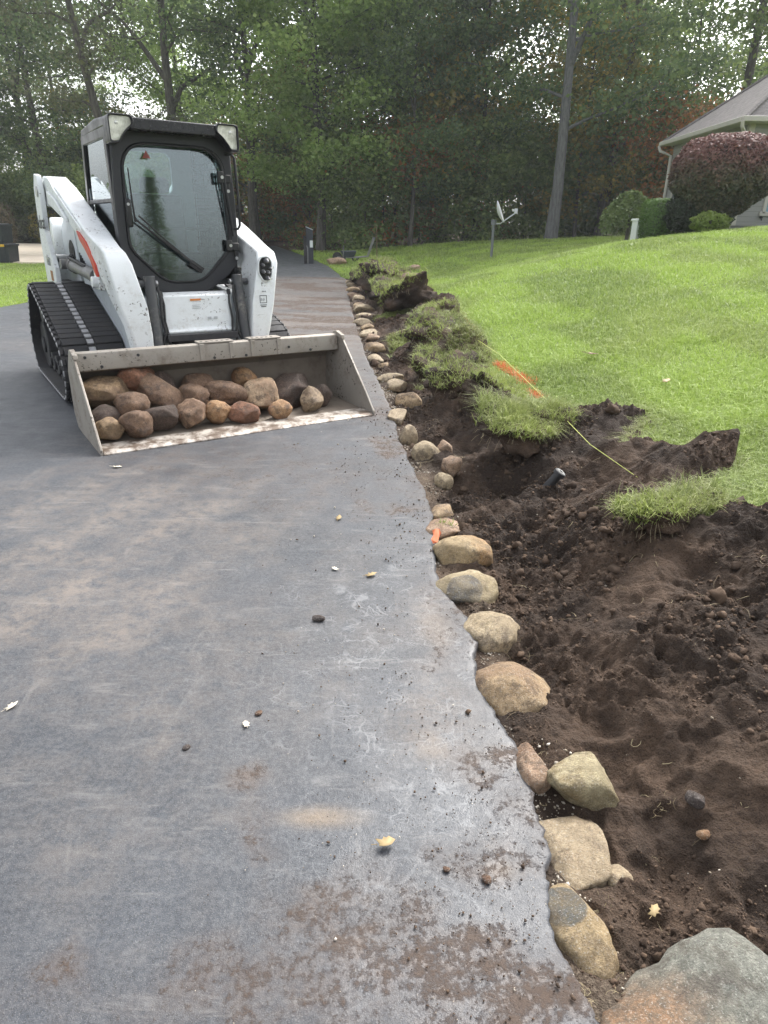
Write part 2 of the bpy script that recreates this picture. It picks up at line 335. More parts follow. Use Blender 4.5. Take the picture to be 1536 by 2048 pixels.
bnd = .5+.5*np.sin((X*.93-Y*.37)*15+1.5*fbm(X*1.2, Y*1.2, 0, 4, 2)); pale = .5*bnd*blob(-1.35, 2.9, 1.0, 1.5, 128, .6)+.6*blob(.18, 1.6, .14, .2, 120, .5)+.4*blob(.16, 2.2, .1, .3, 121, .6)+1.1*sstep(6, 9, Y)*sstep(6, 1, ex[:, None]-X)*(Y < 20.3)*(.6+.6*fbm(X*1.2+Y*.3, Y*1.9, 0, 303, 3))+.55*blob(-1.25, 2.25, .5, .3, 122)+.45*blob(-1.4, 3.1, .8, .6, 123)+.25*blob(-.5, 1.8, .6, .5, 124)+.5*blob(-.1, 6.2, .3, .8, 125)+.35*blob(-1.2, 16, 1.5, 4, 126)+.3*blob(-.75, 1.2, .25, .3, 127)
tan = .75*blob(-.15, 1.24, .1, .035, 130, .3)+.35*blob(.29, 1.1, .05, .03, 131, .4)+.25*blob(.16, 1.5, .05, .05, 132)+.3*blob(.2, 2.15, .06, .12, 133)
crk = sstep(.09, .02, np.abs(fbm(X*1.1, Y*.55, 0, 305, 3)-.1*0))*0; web = blob(.15, 1.55, .45, .9, 140, .5)+.8*blob(.1, 2.5, .45, .6, 141, .5)+.5*blob(-.35, 1.9, .5, .5, 142)
nr = len(ys); V = np.stack([X, Y, Z], -1).reshape(-1, 3); Fq = gridfaces(nr, nc)
# thickness of the slab along its right edge
base = len(V); sk = np.stack([X[:, -1]+.004, Y[:, -1], Z[:, -1]-.07], -1); V = np.concatenate([V, sk])
i = np.arange(nr-1); Fs = np.stack([i*nc+nc-1, base+i, base+i+1, (i+1)*nc+nc-1], -1)
at = {}
for k, a in dict(dirt=dirt, pale=pale, tan=tan, web=web).items(): at[k] = np.concatenate([np.clip(a, 0, 1.2).ravel(), a[:, -1]*0+.8*(k == 'dirt')])
o = link('driveway', npmesh('driveway', V, np.concatenate([Fq, Fs])[:, ::1], at, True), m_asphalt()); tag(o, kind='structure')

# ---- soil bank
ys = dist_rows(.35, 21, 900); nc = 330; u = np.linspace(0, 1, nc)**1.15
e0 = E_(ys)-.02; l0 = L_(ys)+.22; X = e0[:, None]+(l0-e0)[:, None]*u[None]; Y = np.repeat(ys[:, None], nc, 1)
Z = S_(X, Y); grit = sstep(.2, .04, X-E_(Y))*sstep(-.3, .5, fbm(X*4, Y*3, 0, 77, 3))
Z = np.where(X > L_(Y)+.02, np.minimum(Z, H_(X, Y)-.02), Z)
o = link('soil_bank', npmesh('soil_bank', np.stack([X, Y, Z], -1).reshape(-1, 3), gridfaces(len(ys), nc), {'grit': grit.ravel()}, True), m_soil()); tag(o, kind='structure')

# ---- lawns, pad, far ground
ML = m_lawn()
tl = lambda x: 35.5+.12*np.abs(np.asarray(x))+.8*np.sin(np.asarray(x)*.7)
ys = np.concatenate([np.linspace(-14, .9, 30), dist_rows(1.0, 110, 420)]); nc = 220; u = np.linspace(0, 1, nc)**2.2
rag = .05*fbm(ys*5, 0*ys, 0, 15, 3)*np.interp(ys, [0, 20], [1, 2]); l0 = np.where(ys < 21, L_(ys)+rag, E_(ys)); X = l0[:, None]+75*u[None]; Y = np.repeat(ys[:, None], nc, 1)
Z = H_(X, Y); Z[:, 0] -= .07
lit = np.clip(sstep(-1.0, 1.0, Y-tl(X)), 0, 1)
o = link('lawn', npmesh('lawn', np.stack([X, Y, Z], -1).reshape(-1, 3), gridfaces(len(ys), nc), {'litter': lit.ravel()}, True), ML); tag(o, kind='structure')
l0 = LE(ys); X = l0[:, None]-75*u[None]; Z = HL_(X, Y); Z[:, 0] = B_(ys)-.02
o = link('lawn', npmesh('lawn_l', np.stack([X, Y, Z], -1).reshape(-1, 3), gridfaces(len(ys), nc)[:, ::-1], {'litter': np.clip(sstep(-1, 1, Y-39), 0, 1).ravel()}, True), ML); tag(o, kind='structure')
v = [(-150, -60, -.3), (150, -60, -.3), (150, 150, -.3), (-150, 150, -.3)]
o = link('ground', npmesh('ground', v, [[0, 1, 2, 3]], {'litter': np.zeros(4)}), ML); tag(o, kind='structure')
m = MB(); m.prism([(-40, 24.6), (-11.7, 24.6), (-20.5, 46), (-40, 46)], lambda a, b: (a, b, -.25), lambda a, b: (a, b, .062)); 
s = NT('concrete'); a = s.noise(1.5, 5, .6); cc = s.mix(s.mapr(a, .3, .7), (.62, .53, .41), (.70, .61, .49)); br = s.n('ShaderNodeTexBrick'); br.offset = 0
s.put(br.inputs['Vector'], s.tc.outputs['Object']); br.inputs['Scale'].default_value = 1; br.inputs['Brick Width'].default_value = 3; br.inputs['Row Height'].default_value = 3; br.inputs['Mortar Size'].default_value = .02
cc = s.mix(s.ma('MULTIPLY', br.outputs['Fac'], .5), cc, (.2, .17, .13)); m_conc = s.out(cc, .8, 0, s.bump(s.noise(80, 3), .2, .004))
o = m.build('pavement', m_conc); tag(o, kind='structure')
m = MB(); m.box((-8.5, 44.5, .34), (14, 5, .3)); o = m.build('path', m_soil()); tag(o, kind='structure')

# ---- grass
rng = np.random.default_rng(7)
def blades(P, h, wd, lean, bend=.5, dirv=None, tri=3):
    n = len(P); a = rng.uniform(0, 2*np.pi, n) if dirv is None else dirv; d = np.stack([np.cos(a), np.sin(a), 0*a], -1)
    b = rng.uniform(0, 2*np.pi, n); sd_ = np.stack([np.cos(b), np.sin(b), 0*b], -1)*wd[:, None]*.5
    upv = np.array([0, 0, 1.]); z = h[:, None]
    mid = P+upv*z*.55+d*z*lean[:, None]*.35; tip = P+upv*z*(1-.35*lean[:, None])+d*z*lean[:, None]*(.6+bend)
    if tri == 3:
        V = np.stack([P-sd_, P+sd_, mid-sd_*.8, mid+sd_*.8, tip], 1).reshape(-1, 3); i = np.arange(n)[:, None]*5
        Fc = np.concatenate([i+[0, 1, 3], i+[0, 3, 2], i+[2, 3, 4]]); t = np.tile([0, 0, .5, .5, 1.], n)
    else:
        V = np.stack([P-sd_, P+sd_, tip], 1).reshape(-1, 3); Fc = np.arange(n)[:, None]*3+[0, 1, 2]; t = np.tile([0, 0, 1.], n)
    return V, Fc, t
GM = m_grass('grass_blade', (.075, .14, .018), (.235, .34, .05), (.50, .56, .24), (.30, .38, .09))
N = 300000
ly = rng.uniform(np.log(2.3), np.log(37), N); y = np.exp(ly); l = np.where(y < 21, L_(y)-.02, E_(y)); x = l+rng.uniform(0, 1, N)*(np.maximum(.66*y+.9, l+.8)-l)
x = np.where(y > 24, np.maximum(x, E_(y)), x)
ok = (y < tl(x)+.5); x, y = x[ok], y[ok]; n = len(x)
h = .062*rng.uniform(.4, 1.5, n)*(1+.25*fbm(x*1.5, y*1.5, 0, 88, 2))*np.interp(y, [2, 8, 38], [.95, 1.0, 1.6]); wd = np.interp(y, [2.3, 6, 12, 20, 37], [.0042, .0065, .011, .018, .035])*rng.uniform(.6, 1.3, n)
V, Fc, t = blades(np.stack([x, y, H_(x, y)-.004], -1), h, wd, rng.uniform(.2, 1.6, n))
o = link('lawn_grass', npmesh('lawn_grass', V, Fc, {'tip': t}), GM); tag(o, kind='stuff')
N = 26000; y = np.exp(rng.uniform(np.log(2.35), np.log(19.5), N)); x = L_(y)+rng.normal(0.01, .035, N)*np.interp(y, [2, 10], [1, 2]); h = rng.uniform(.03, .11, N)*np.interp(y, [2, 10], [.8, 1.2])
V1 = blades(np.stack([x, y, H_(np.maximum(x, L_(y)), y)-.02], -1), h, np.interp(y, [2.3, 6, 20], [.0035, .007, .016])*rng.uniform(.6, 1.3, N), rng.uniform(.4, 1.9, N), dirv=math.pi+rng.normal(0, 1.1, N))
N = 60000; y = np.exp(rng.uniform(np.log(4.6), np.log(19.8), N)); uu = rng.uniform(.25, 1, N); x = E_(y)+(L_(y)-E_(y))*uu; kk = fbm(x*2.6, y*1.5, 0, 206, 3)+.9*(uu-.55); ok = kk > .5; x, y = x[ok], y[ok]; n = len(x)
V2 = blades(np.stack([x, y, S_(x, y)-.01], -1), rng.uniform(.03, .10, n)*np.interp(y, [4, 18], [.9, 1.5]), np.interp(y, [4, 20], [.005, .016])*rng.uniform(.6, 1.3, n), rng.uniform(.5, 1.9, n))
V = np.concatenate([V1[0], V2[0]]); Fc = np.concatenate([V1[1], V2[1]+len(V1[0])]); t = np.concatenate([V1[2], V2[2]])
GE = m_grass('torn_grass', (.07, .11, .02), (.20, .26, .06), (.42, .40, .20), (.22, .24, .08)); o = link('torn_grass', npmesh('torn_grass', V, Fc, {'tip': t}), GE); tag(o, kind='stuff')
N = 30000; y = np.exp(rng.uniform(np.log(10.5), np.log(25), N)); x = LE(y)-rng.uniform(0, 1, N)**1.2*(9); h = .06*rng.uniform(.6, 1.4, N)
V, Fc, t = blades(np.stack([x, y, HL_(x, y)-.004], -1), h, np.interp(y, [10, 25], [.012, .026]), rng.uniform(.1, .9, N), tri=1)
o = link('lawn_grass', npmesh('lawn_grass_l', V, Fc, {'tip': t}), GM); tag(o, kind='stuff')

# ------------------------------------------------------------------ stones
_ico = {}
def ico(sub):
    if sub not in _ico:
        b = bmesh.new(); bmesh.ops.create_icosphere(b, subdivisions=sub, radius=1)
        _ico[sub] = (np.array([v.co[:] for v in b.verts]), np.array([[v.index for v in f.verts] for f in b.faces])); b.free()
    return _ico[sub]
def stone_mat(name, c1, c2, c3, ps=9, rough=.62, seed=0, dirt=.65, speck=(.55, .53, .48), patch=None):
    if not name.startswith('loaded') and seed not in (6,): c1, c2, c3 = [tuple(min(.7, q*f_) for q, f_ in zip(cc_, (1.34, 1.17, .97) if seed != 11 else (1.1, 1.13, 1.13))) for cc_ in (c1, c2, c3)]
    s = NT(name); a = s.noise(ps, 5, .65, off=(seed, seed*.7, 0)); b = s.noise(ps*.45, 3, .5, off=(0, seed, seed)); d = s.noise(230, 3, .75); e = s.noise(48, 8, .8)
    c = s.mix(s.mapr(a, .38, .62), c1, c2); c = s.mix(s.mapr(b, .5, .6), c, c3)
    if patch:
        pc, pr, pcol = patch; dd = s.n('ShaderNodeVectorMath', operation='DISTANCE'); s.put(dd.inputs[0], s.tc.outputs['Object']); dd.inputs[1].default_value = pc
        c = s.mix(s.mapr(s.ma('ADD', dd.outputs['Value'], s.ma('MULTIPLY', s.ma('SUBTRACT', a, .5), pr*.7)), pr*(.92 if pr < .1 else .55), pr*(1.05 if pr < .1 else 1.35), 1, 0), c, pcol)
    c = s.mix(s.mapr(e, .35, .65, 0, .75), c, tuple(x*.42 for x in c1)); c = s.mix(s.mapr(d, .56, .66, 0, .6), c, speck); c = s.mix(s.mapr(d, .44, .34, 0, .7), c, tuple(x*.35 for x in c1))
    n = s.n('ShaderNodeNewGeometry'); df = s.mapr(s.noise(15, 8, .8, off=(seed*2, 1, 4)), .5, .6); c = s.mix(s.ma('MULTIPLY', df, dirt), c, (.07, .048, .035)); c = s.mix(s.mapr(s.noise(5.5, 5, .7, off=(7, seed, 2)), .48, .62, 0, .5), c, tuple(x*.55 for x in c2))
    h = s.ma('ADD', s.ma('MULTIPLY', e, 1.), s.ma('MULTIPLY', d, .35))
    return s.out(c, s.mapr(e, .3, .7, rough-.08, rough+.2), 0, s.bump(h, 1.0, .012), .4)
SM = dict(
    tan=stone_mat('stone_tan', (.33, .26, .17), (.42, .35, .25), (.22, .16, .11), seed=1),
    grey=stone_mat('stone_grey', (.29, .26, .19), (.38, .34, .26), (.20, .175, .14), seed=2),
    yellow=stone_mat('stone_yellow', (.33, .27, .17), (.39, .34, .23), (.34, .23, .12), seed=3),
    pale=stone_mat('stone_pale', (.34, .30, .23), (.43, .39, .31), (.26, .21, .15), seed=4),
    pink=stone_mat('stone_pink', (.30, .23, .18), (.38, .30, .24), (.22, .15, .11), seed=5),
    dark=stone_mat('stone_dark', (.07, .055, .05), (.12, .095, .085), (.05, .042, .04), seed=6, speck=(.3, .28, .25)),
    brown=stone_mat('stone_brown', (.16, .10, .07), (.23, .16, .11), (.10, .065, .05), seed=7),
    red=stone_mat('stone_red', (.25, .12, .075), (.33, .18, .11), (.13, .075, .055), seed=8, dirt=.35),
    orange=stone_mat('stone_orange', (.30, .20, .12), (.38, .29, .20), (.20, .11, .06), seed=9, dirt=.4),
    green=stone_mat('stone_green', (.24, .22, .14), (.40, .39, .29), (.20, .17, .10), ps=14, seed=10, dirt=.45),
    blue=stone_mat('stone_blue', (.19, .19, .165), (.27, .265, .22), (.28, .27, .22), ps=5, seed=11, dirt=.5, patch=((-.20, -.02, .08), .17, (.33, .19, .10))),
    greypatch2=stone_mat('stone_dark_chip', (.33, .28, .18), (.38, .33, .23), (.30, .25, .16), seed=15, dirt=.4, patch=((-.03, .04, .06), .055, (.11, .115, .11))),
    greypatch=stone_mat('stone_greypatch', (.34, .31, .22), (.40, .37, .28), (.31, .28, .19), ps=5, seed=13.7, dirt=.35, patch=((-.015, -.06, .05), .075, (.10, .10, .10))))
def stone(name, label, mat_, c, dims, rz=0, seed=0, facets=5, cut=(.62, .95), tilt=0, sub=4, cat='stone', group=None, box=0., rough=.13, parent=None):
    v, f = ico(sub); r = np.random.default_rng(seed+100); v = v.copy()
    if box: v = v/np.maximum((np.abs(v)**(2+box*4)).sum(1), 1e-9)[:, None]**(1/(2+box*4))
    v *= (1+rough*fbm(v[:, 0]*1.1+seed*3.1, v[:, 1]*1.1, v[:, 2]*1.1, seed, 3))[:, None]
    for k in range(facets):
        n = r.normal(size=3); n /= np.linalg.norm(n); d = r.uniform(*cut); v -= n*(np.maximum(0, v@n-d)*.8)[:, None]
    v *= (1+.03*fbm(v[:, 0]*5+seed, v[:, 1]*5, v[:, 2]*5, seed+9, 3))[:, None]
    v -= (v.max(0)+v.min(0))/2; v /= (v.max(0)-v.min(0)); v *= np.array(dims)
    M = np.array(Matrix.Rotation(rz, 3, 'Z') @ Matrix.Rotation(tilt, 3, 'X')); v = v@M.T
    o = link(name, npmesh(name, v, f, None, True), SM[mat_] if isinstance(mat_, str) else mat_, parent, c)
    return tag(o, label, cat, group)
G1 = 'boulders set along the driveway edge'
ST = [('blue', (.655, .715, .005), (.43, .38, .23), .6, 3, 'large blue-grey and rust boulder in the bottom corner, largest of the edge row', .5),
      ('greypatch2', (.435, .955, -.02), (.125, .21, .12), .35, 5, 'tan oval boulder with a dark grey chipped patch beside the asphalt edge', 0),
      ('pale', (.475, 1.15, -.02), (.17, .19, .09), .2, 7, 'pale flat-topped stone sunk level with the ground below the green block', .6),
      ('green', (.545, 1.345, .035), (.19, .15, .15), .1, 8, 'blocky boulder mottled pale green, with soil on its top', .9),
      ('pink', (.42, 1.42, .0), (.09, .17, .09), .15, 9, 'narrow pinkish white rock standing left of the green mottled block', .3),
      ('tan', (.435, 1.76, .005), (.25, .29, .17), .5, 11, 'big smooth tan and pink boulder with a black gap along the asphalt', 0),
      ('grey', (.405, 2.10, .005), (.22, .21, .14), -.1, 12, 'yellowish grey domed boulder between the black-patched and the big pink one', 0),
      ('greypatch', (.345, 2.42, .01), (.26, .22, .17), .1, 14, 'domed boulder with a broad black patch on its face', 0),
      ('yellow', (.36, 2.76, .02), (.25, .23, .18), .25, 15, 'yellow ochre rounded boulder with the orange scrap at its side', .1),
      ('pink', (.305, 3.02, .0), (.18, .2, .10), -.3, 16, 'flat pinkish brown stone behind the yellow ochre boulder', .2),
      ('tan', (.29, 3.24, .0), (.13, .14, .09), .4, 18, 'small broken tan stone behind the flat pinkish one', .5),
      ('grey', (.345, 3.68, .02), (.11, .15, .12), 0, 19, 'mossy grey stone half buried below the pinkish wedge', 0),
      ('pink', (.40, 3.84, .06), (.11, .13, .13), .7, 20, 'pinkish wedge of rock leaning in the soil under the turf', .4),
      ('grey', (.275, 4.16, .04), (.20, .18, .19), .1, 22, 'upright rounded grey boulder behind the pinkish wedge', 0),
      ('pink', (.385, 4.17, .05), (.13, .10, .16), .5, 23, 'pinkish slab leaning against the upright grey boulder', .5),
      ('pale', (.16, 4.56, .04), (.14, .12, .19), .3, 24, 'broken light grey shell-shaped stone standing by the bucket corner', .2)]
for i, (mt, c, d, rz, sd, lb, bx) in enumerate(ST):
    stone('boulder', lb, mt, (c[0]+.004, c[1]+(.02 if c[1] < 2 else .01), c[2]-.22*d[2]), (d[0]*1.04, d[1]*1.06, d[2]), rz, sd, 5 if bx < .5 else 7, (.66, .95) if bx < .5 else (.55, .85), box=bx, group=G1, cat='boulder')
FR = [(.09, 5.22, .17, 'pale'), (.15, 5.66, .2, 'tan'), (.04, 6.1, .13, 'pale'), (.02, 6.62, .16, 'grey'), (-.08, 7.1, .1, 'tan'), (-.13, 7.7, .16, 'pale'), (-.18, 8.35, .18, 'tan'), (-.25, 9.0, .13, 'pink'), (-.26, 9.5, .22, 'pale'), (-.34, 10.1, .16, 'tan'), (-.38, 10.75, .24, 'pale'), (-.42, 11.4, .18, 'grey'), (-.5, 12.2, .27, 'grey'), (-.56, 13.1, .2, 'tan'), (-.66, 14.2, .24, 'pale'), (-.74, 15.3, .2, 'pink'), (-.84, 16.4, .23, 'tan'), (-.94, 17.6, .2, 'pale'), (-1.06, 18.8, .2, 'grey')]
OR = 'first second third fourth fifth sixth seventh eighth ninth tenth eleventh twelfth thirteenth fourteenth fifteenth sixteenth seventeenth eighteenth nineteenth twentieth'.split()
for i, (x, y, wd_, mt) in enumerate(FR):
    k_ = (i*7) % 5-2
    stone('edge_stone', '%s small %s stone along the asphalt, counting away from the bucket corner' % (OR[i], dict(pale='whitish', tan='tan', grey='grey', pink='pinkish')[mt]), mt, (x+.03+.015*k_, y+.05*k_, .0+.008*k_), (wd_*(1.15+.12*k_), wd_*(1.7-.12*k_), wd_*.8), i*.7, 40+i, 6, (.5, .9), box=.25 if k_ > 0 else 0, group='small stones along the far driveway edge')
stone('cobble', 'small smooth light grey cobble lying on soil right of the sunken flat stone', 'pale', (.575, 1.115, S_(.575, 1.115, False)+.02), (.07, .085, .055), .5, 60, 2, cat='stone')
stone('cobble', 'dark grey egg-sized cobble with a white spot on the trampled soil', 'dark', (.80, 1.265, S_(.8, 1.265)+.012), (.042, .05, .04), .5, 61, 2, cat='stone')
stone('cobble', 'tiny orange stone beside the dark spotted cobble', 'orange', (.795, 1.19, S_(.795, 1.19)+.008), (.035, .025, .025), .2, 62, 3, cat='stone')
stone('cobble', 'pale stone stuck in the tall soil bank at the right', 'tan', (1.45, 2.13, S_(1.45, 2.13)+.012), (.08, .09, .07), .2, 63, 3, cat='stone')
stone('lawn_rock', 'big dark pinkish rock with soil on the far turf heap', 'brown', (.44, 12.6, .47), (.42, .42, .34), .3, 64, 6, box=.3, cat='rock')
stone('lawn_rock', 'small two-tone rock lying out on the lawn beyond the turf heap', 'pink', (.82, 22.3, H_(.82, 22.3)+.07), (.36, .3, .2), .3, 65, 5, box=.3, cat='rock')
stone('lawn_rock', 'flat pink slab of rock in front of the wheelbarrow', 'pink', (-1.9, 26.0, H_(-1.9, 26)+.1), (.75, .5, .34), .1, 66, 6, box=.4, cat='rock', tilt=.2)

# stones in the bucket (bucket frame: x across, y back, z up)
LX, LY, LR = -.957, 4.607, .581
def ML_(x, y, z=0): c, s = math.cos(LR), math.sin(LR); return (LX+x*c-y*s, LY+x*s+y*c, z)
BS = [('tan', -.855, .57, .26, (.28, .24, .22), 3, 'pointed beige boulder at the left end of the bucket', .4), ('red', -.60, .62, .335, (.25, .2, .18), 4, 'smooth reddish brown boulder on top of the heap', 0), ('dark', -.43, .66, .27, (.2, .18, .2), 5, 'blackish boulder behind the long brown rock', 0),
      ('brown', -.48, .47, .235, (.36, .19, .18), 6, 'long slanting brown rock in the middle of the heap', .3), ('brown', -.72, .36, .215, (.22, .2, .18), 7, 'two-tone brown boulder under the pointed beige one', 0), ('dark', -.90, .35, .13, (.22, .2, .2), 8, 'dark boulder half hidden at the bottom left of the heap', 0),
      ('tan', -.92, .24, .105, (.16, .18, .15), 9, 'small brown and cream stone in the bucket\'s left front corner', 0), ('brown', -.745, .205, .12, (.21, .2, .18), 10, 'round greyish red boulder second in the front row', 0), ('dark', -.555, .26, .125, (.24, .19, .17), 11, 'dark brown egg-shaped boulder third in the front row', 0),
      ('pink', -.335, .27, .12, (.22, .2, .19), 12, 'faceted pinkish tan rock fourth in the front row', .4), ('brown', -.19, .62, .22, (.23, .2, .21), 13, 'grey brown peaked rock behind the mossy one', .4), ('brown', -.255, .46, .21, (.21, .18, .15), 14, 'mossy olive rock behind the faceted pinkish one', .2),
      ('orange', -.15, .28, .11, (.18, .18, .16), 15, 'orange and cream rounded stone fifth in the front row', 0), ('brown', .0, .47, .19, (.33, .2, .18), 16, 'long reddish brown boulder behind the orange and cream stone', 0), ('red', .035, .23, .10, (.23, .18, .14), 17, 'reddish brown loaf-shaped stone right of the orange and cream one', 0),
      ('pale', .27, .42, .15, (.28, .24, .25), 18, 'largest cream coloured boulder right of the middle', .2), ('orange', .22, .65, .25, (.22, .18, .16), 19, 'orange tan boulder resting against the back behind the cream one', 0), ('orange', .31, .18, .09, (.155, .15, .13), 20, 'small orange block of stone nearest the bucket lip', .4),
      ('dark', .56, .50, .14, (.36, .28, .26), 21, 'largest purplish black boulder on the right side', .3), ('grey', .625, .27, .11, (.18, .17, .2), 22, 'upright tan grey stone in front of the big black boulder', 0), ('dark', .76, .38, .11, (.16, .18, .18), 23, 'small dark stone at the right end of the bucket heap', 0), ('tan', -.70, .66, .24, (.16, .14, .13), 24, 'small tan stone wedged behind the pointed beige boulder', 0)]
for mt_ in ('tan', 'red', 'brown', 'pink', 'orange', 'pale', 'grey', 'dark'):   # the loaded stones are damp and soiled
    c_ = dict(tan=((.20, .155, .10), (.26, .21, .145), (.12, .085, .06)), red=((.17, .085, .055), (.22, .125, .085), (.09, .055, .04)), brown=((.11, .075, .055), (.17, .12, .085), (.06, .042, .035)), pink=((.20, .145, .105), (.27, .20, .15), (.12, .08, .06)), orange=((.24, .15, .08), (.32, .23, .14), (.13, .07, .04)), pale=((.28, .23, .165), (.36, .30, .23), (.20, .14, .095)), grey=((.22, .19, .14), (.30, .26, .20), (.15, .12, .09)), dark=((.05, .038, .035), (.085, .065, .058), (.035, .028, .026)))[mt_]; SM['load_'+mt_] = stone_mat('loaded_stone_'+mt_, *[tuple(min(.6, q*k_) for q, k_ in zip(cc_, (1.65, 1.42, 1.2))) for cc_ in c_], seed=30+len(mt_)*3.1, dirt=.75, speck=(.34, .30, .25))
for mt, x, y, z, d, sd, lb, bx in BS:
    mt = 'load_'+mt
    rz = {6: -.5, 16: -.25}.get(sd, .0); tl_ = 0
    o = stone('loaded_boulder', lb, mt, ML_(x, y, z), tuple(q*1.08 for q in d), LR+rz+sd*.9*(sd not in (6, 16)), sd+200, 5 if bx < .3 else 8, (.58, .92), box=bx, group='boulders lying in the loader bucket', cat='boulder')
    if sd == 6: o.rotation_euler = (0, .5, 0)
    if sd == 16: o.rotation_euler = (0, .2, 0)

# ------------------------------------------------------------------ lumps, gravel, straw
def scatter(name, P, rad, base, mat_, kind='stuff', flat=.8, jit=.25, nb=8, seed=0):
    v, f = ico(base); r = np.random.default_rng(seed); n = len(P); out = np.empty((n, len(v), 3))
    pick = r.integers(0, nb, n)
    for b in range(nb):
        vb = v*(1+jit*r.normal(size=len(v)))[:, None]; vb = vb*r.uniform(.65, 1.2, 3); ix = np.where(pick == b)[0]
        if not len(ix): continue
        a = r.uniform(0, 6.28, len(ix)); c, s = np.cos(a), np.sin(a); rr = rad[ix][:, None]
        out[ix, :, 0] = (c[:, None]*vb[:, 0]-s[:, None]*vb[:, 1])*rr; out[ix, :, 1] = (s[:, None]*vb[:, 0]+c[:, None]*vb[:, 1])*rr; out[ix, :, 2] = vb[None, :, 2]*rr*flat
    out += P[:, None, :]; F_ = (f[None]+(np.arange(n)*len(v))[:, None, None]).reshape(-1, 3)
    return tag(link(name, npmesh(name, out.reshape(-1, 3), F_, None, False), mat_), kind=kind)
MS = bpy.data.materials['soil']
sc_ = NT('soil_crumb'); g_ = sc_.n('ShaderNodeNewGeometry'); M_CR = sc_.out(sc_.mix(g_.outputs['Random Per Island'], (.040, .028, .021), (.12, .082, .057)), .92, 0, sc_.bump(sc_.noise(120, 4, .7), .6, .006), .2)
N = 15000; y = np.exp(rng.uniform(np.log(.6), np.log(19), N)); u = rng.uniform(0, 1, N); x = E_(y)+.04+(L_(y)-E_(y)-.02)*u
cl = fbm(x*3, y*3, 0, 333, 3); ok = (cl > -.1) & (fbm(x*2.3, y*2.3, 5, 501, 3) > -.25); x, y, cl = x[ok], y[ok], cl[ok]; n = len(x)
rad = np.exp(rng.normal(-5.55, .6, n))*(1+.8*sstep(.2, .8, cl))*np.interp(y, [.6, 2, 6, 19], [.75, .95, 1.6, 3.2]); rad = np.minimum(rad, .03*np.interp(y, [1, 8], [1, 2]))
scatter('soil_clods', np.stack([x, y, S_(x, y)+rad*.1], -1), rad, 2, M_CR, seed=2, jit=.24)
N = 42000; y = np.exp(rng.uniform(np.log(.6), np.log(12), N)); u = rng.uniform(0, 1, N); x = E_(y)+.03+(L_(y)-E_(y)-.02)*u; ok = fbm(x*2.3, y*2.3, 5, 501, 3)+.5*fbm(x*7, y*7, 0, 334, 2) > -.12; x, y = x[ok], y[ok]; rad = np.exp(rng.normal(-6.15, .5, len(x)))*np.interp(y, [.6, 2, 6, 12], [.7, 1.1, 2, 3.2]); scatter('soil_crumbs', np.stack([x, y, S_(x, y)+rad*.2], -1), rad, 1, M_CR, seed=12, jit=.3)
# crumbs on the asphalt
N = 2600; y = np.exp(rng.uniform(np.log(.62), np.log(7), N)); x = E_(y)-np.abs(rng.normal(0, .22, N))*np.interp(y, [.6, 4], [1.2, 1.6])-.01; k = fbm(x*5, y*4, 0, 71, 3)+.55*np.exp(-((x-.33)/.2)**2-((y-.85)/.12)**2)+.6*np.exp(-((x-.15)/.2)**2-((y-.95)/.12)**2); ok = k > .02; x, y = x[ok], y[ok]
rad = np.exp(rng.normal(-6.35, .5, len(x)))*np.interp(y, [.6, 3, 7], [.75, 1.2, 2.2]); scatter('soil_crumbs', np.stack([x, y, .003+rad*.3], -1), rad, 1, M_CR, seed=3)
s = NT('gravel'); g_ = s.n('ShaderNodeNewGeometry'); M_GR = s.out(s.mix(g_.outputs['Random Per Island'], (.24, .19, .13), (.52, .48, .42)), .7, 0, None, .3)
N = 2600; y = np.exp(rng.uniform(np.log(.65), np.log(11), N)); x = E_(y)+.012+np.abs(rng.normal(0, .05, N)); ok = fbm(x*6, y*5, 0, 12, 2) > -.2; x, y = x[ok], y[ok]
rad = np.exp(rng.normal(-5.65, .4, len(x)))*np.interp(y, [.6, 3, 11], [.6, 1, 2.2]); scatter('gravel', np.stack([x, y, S_(x, y)+rad*.35], -1), rad, 1, M_GR, seed=4)
N = 110; y = np.exp(rng.uniform(np.log(.7), np.log(5), N)); x = E_(y)+(L_(y)-E_(y))*rng.uniform(0, .9, N); rad = np.minimum(np.exp(rng.normal(-5.9, .4, N))*np.interp(y, [.6, 5], [.8, 2]), .005); scatter('pebbles', np.stack([x, y, S_(x, y)+rad*.4], -1), rad, 1, M_GR, seed=5)
N = 300; y = np.exp(rng.uniform(np.log(.65), np.log(6), N)); x = E_(y)-rng.uniform(0, 1, N)**1.5*.8; rad = np.exp(rng.normal(-6.6, .4, N))*np.interp(y, [.6, 5], [.8, 2.2]); scatter('grit', np.stack([x, y, .003+rad*.3], -1), rad, 1, M_GR, seed=6)
s = NT('straw'); g_ = s.n('ShaderNodeNewGeometry'); M_STR = s.out(s.mix(g_.outputs['Random Per Island'], (.20, .15, .09), (.42, .36, .22)), .7, 0, None, .3, .2)
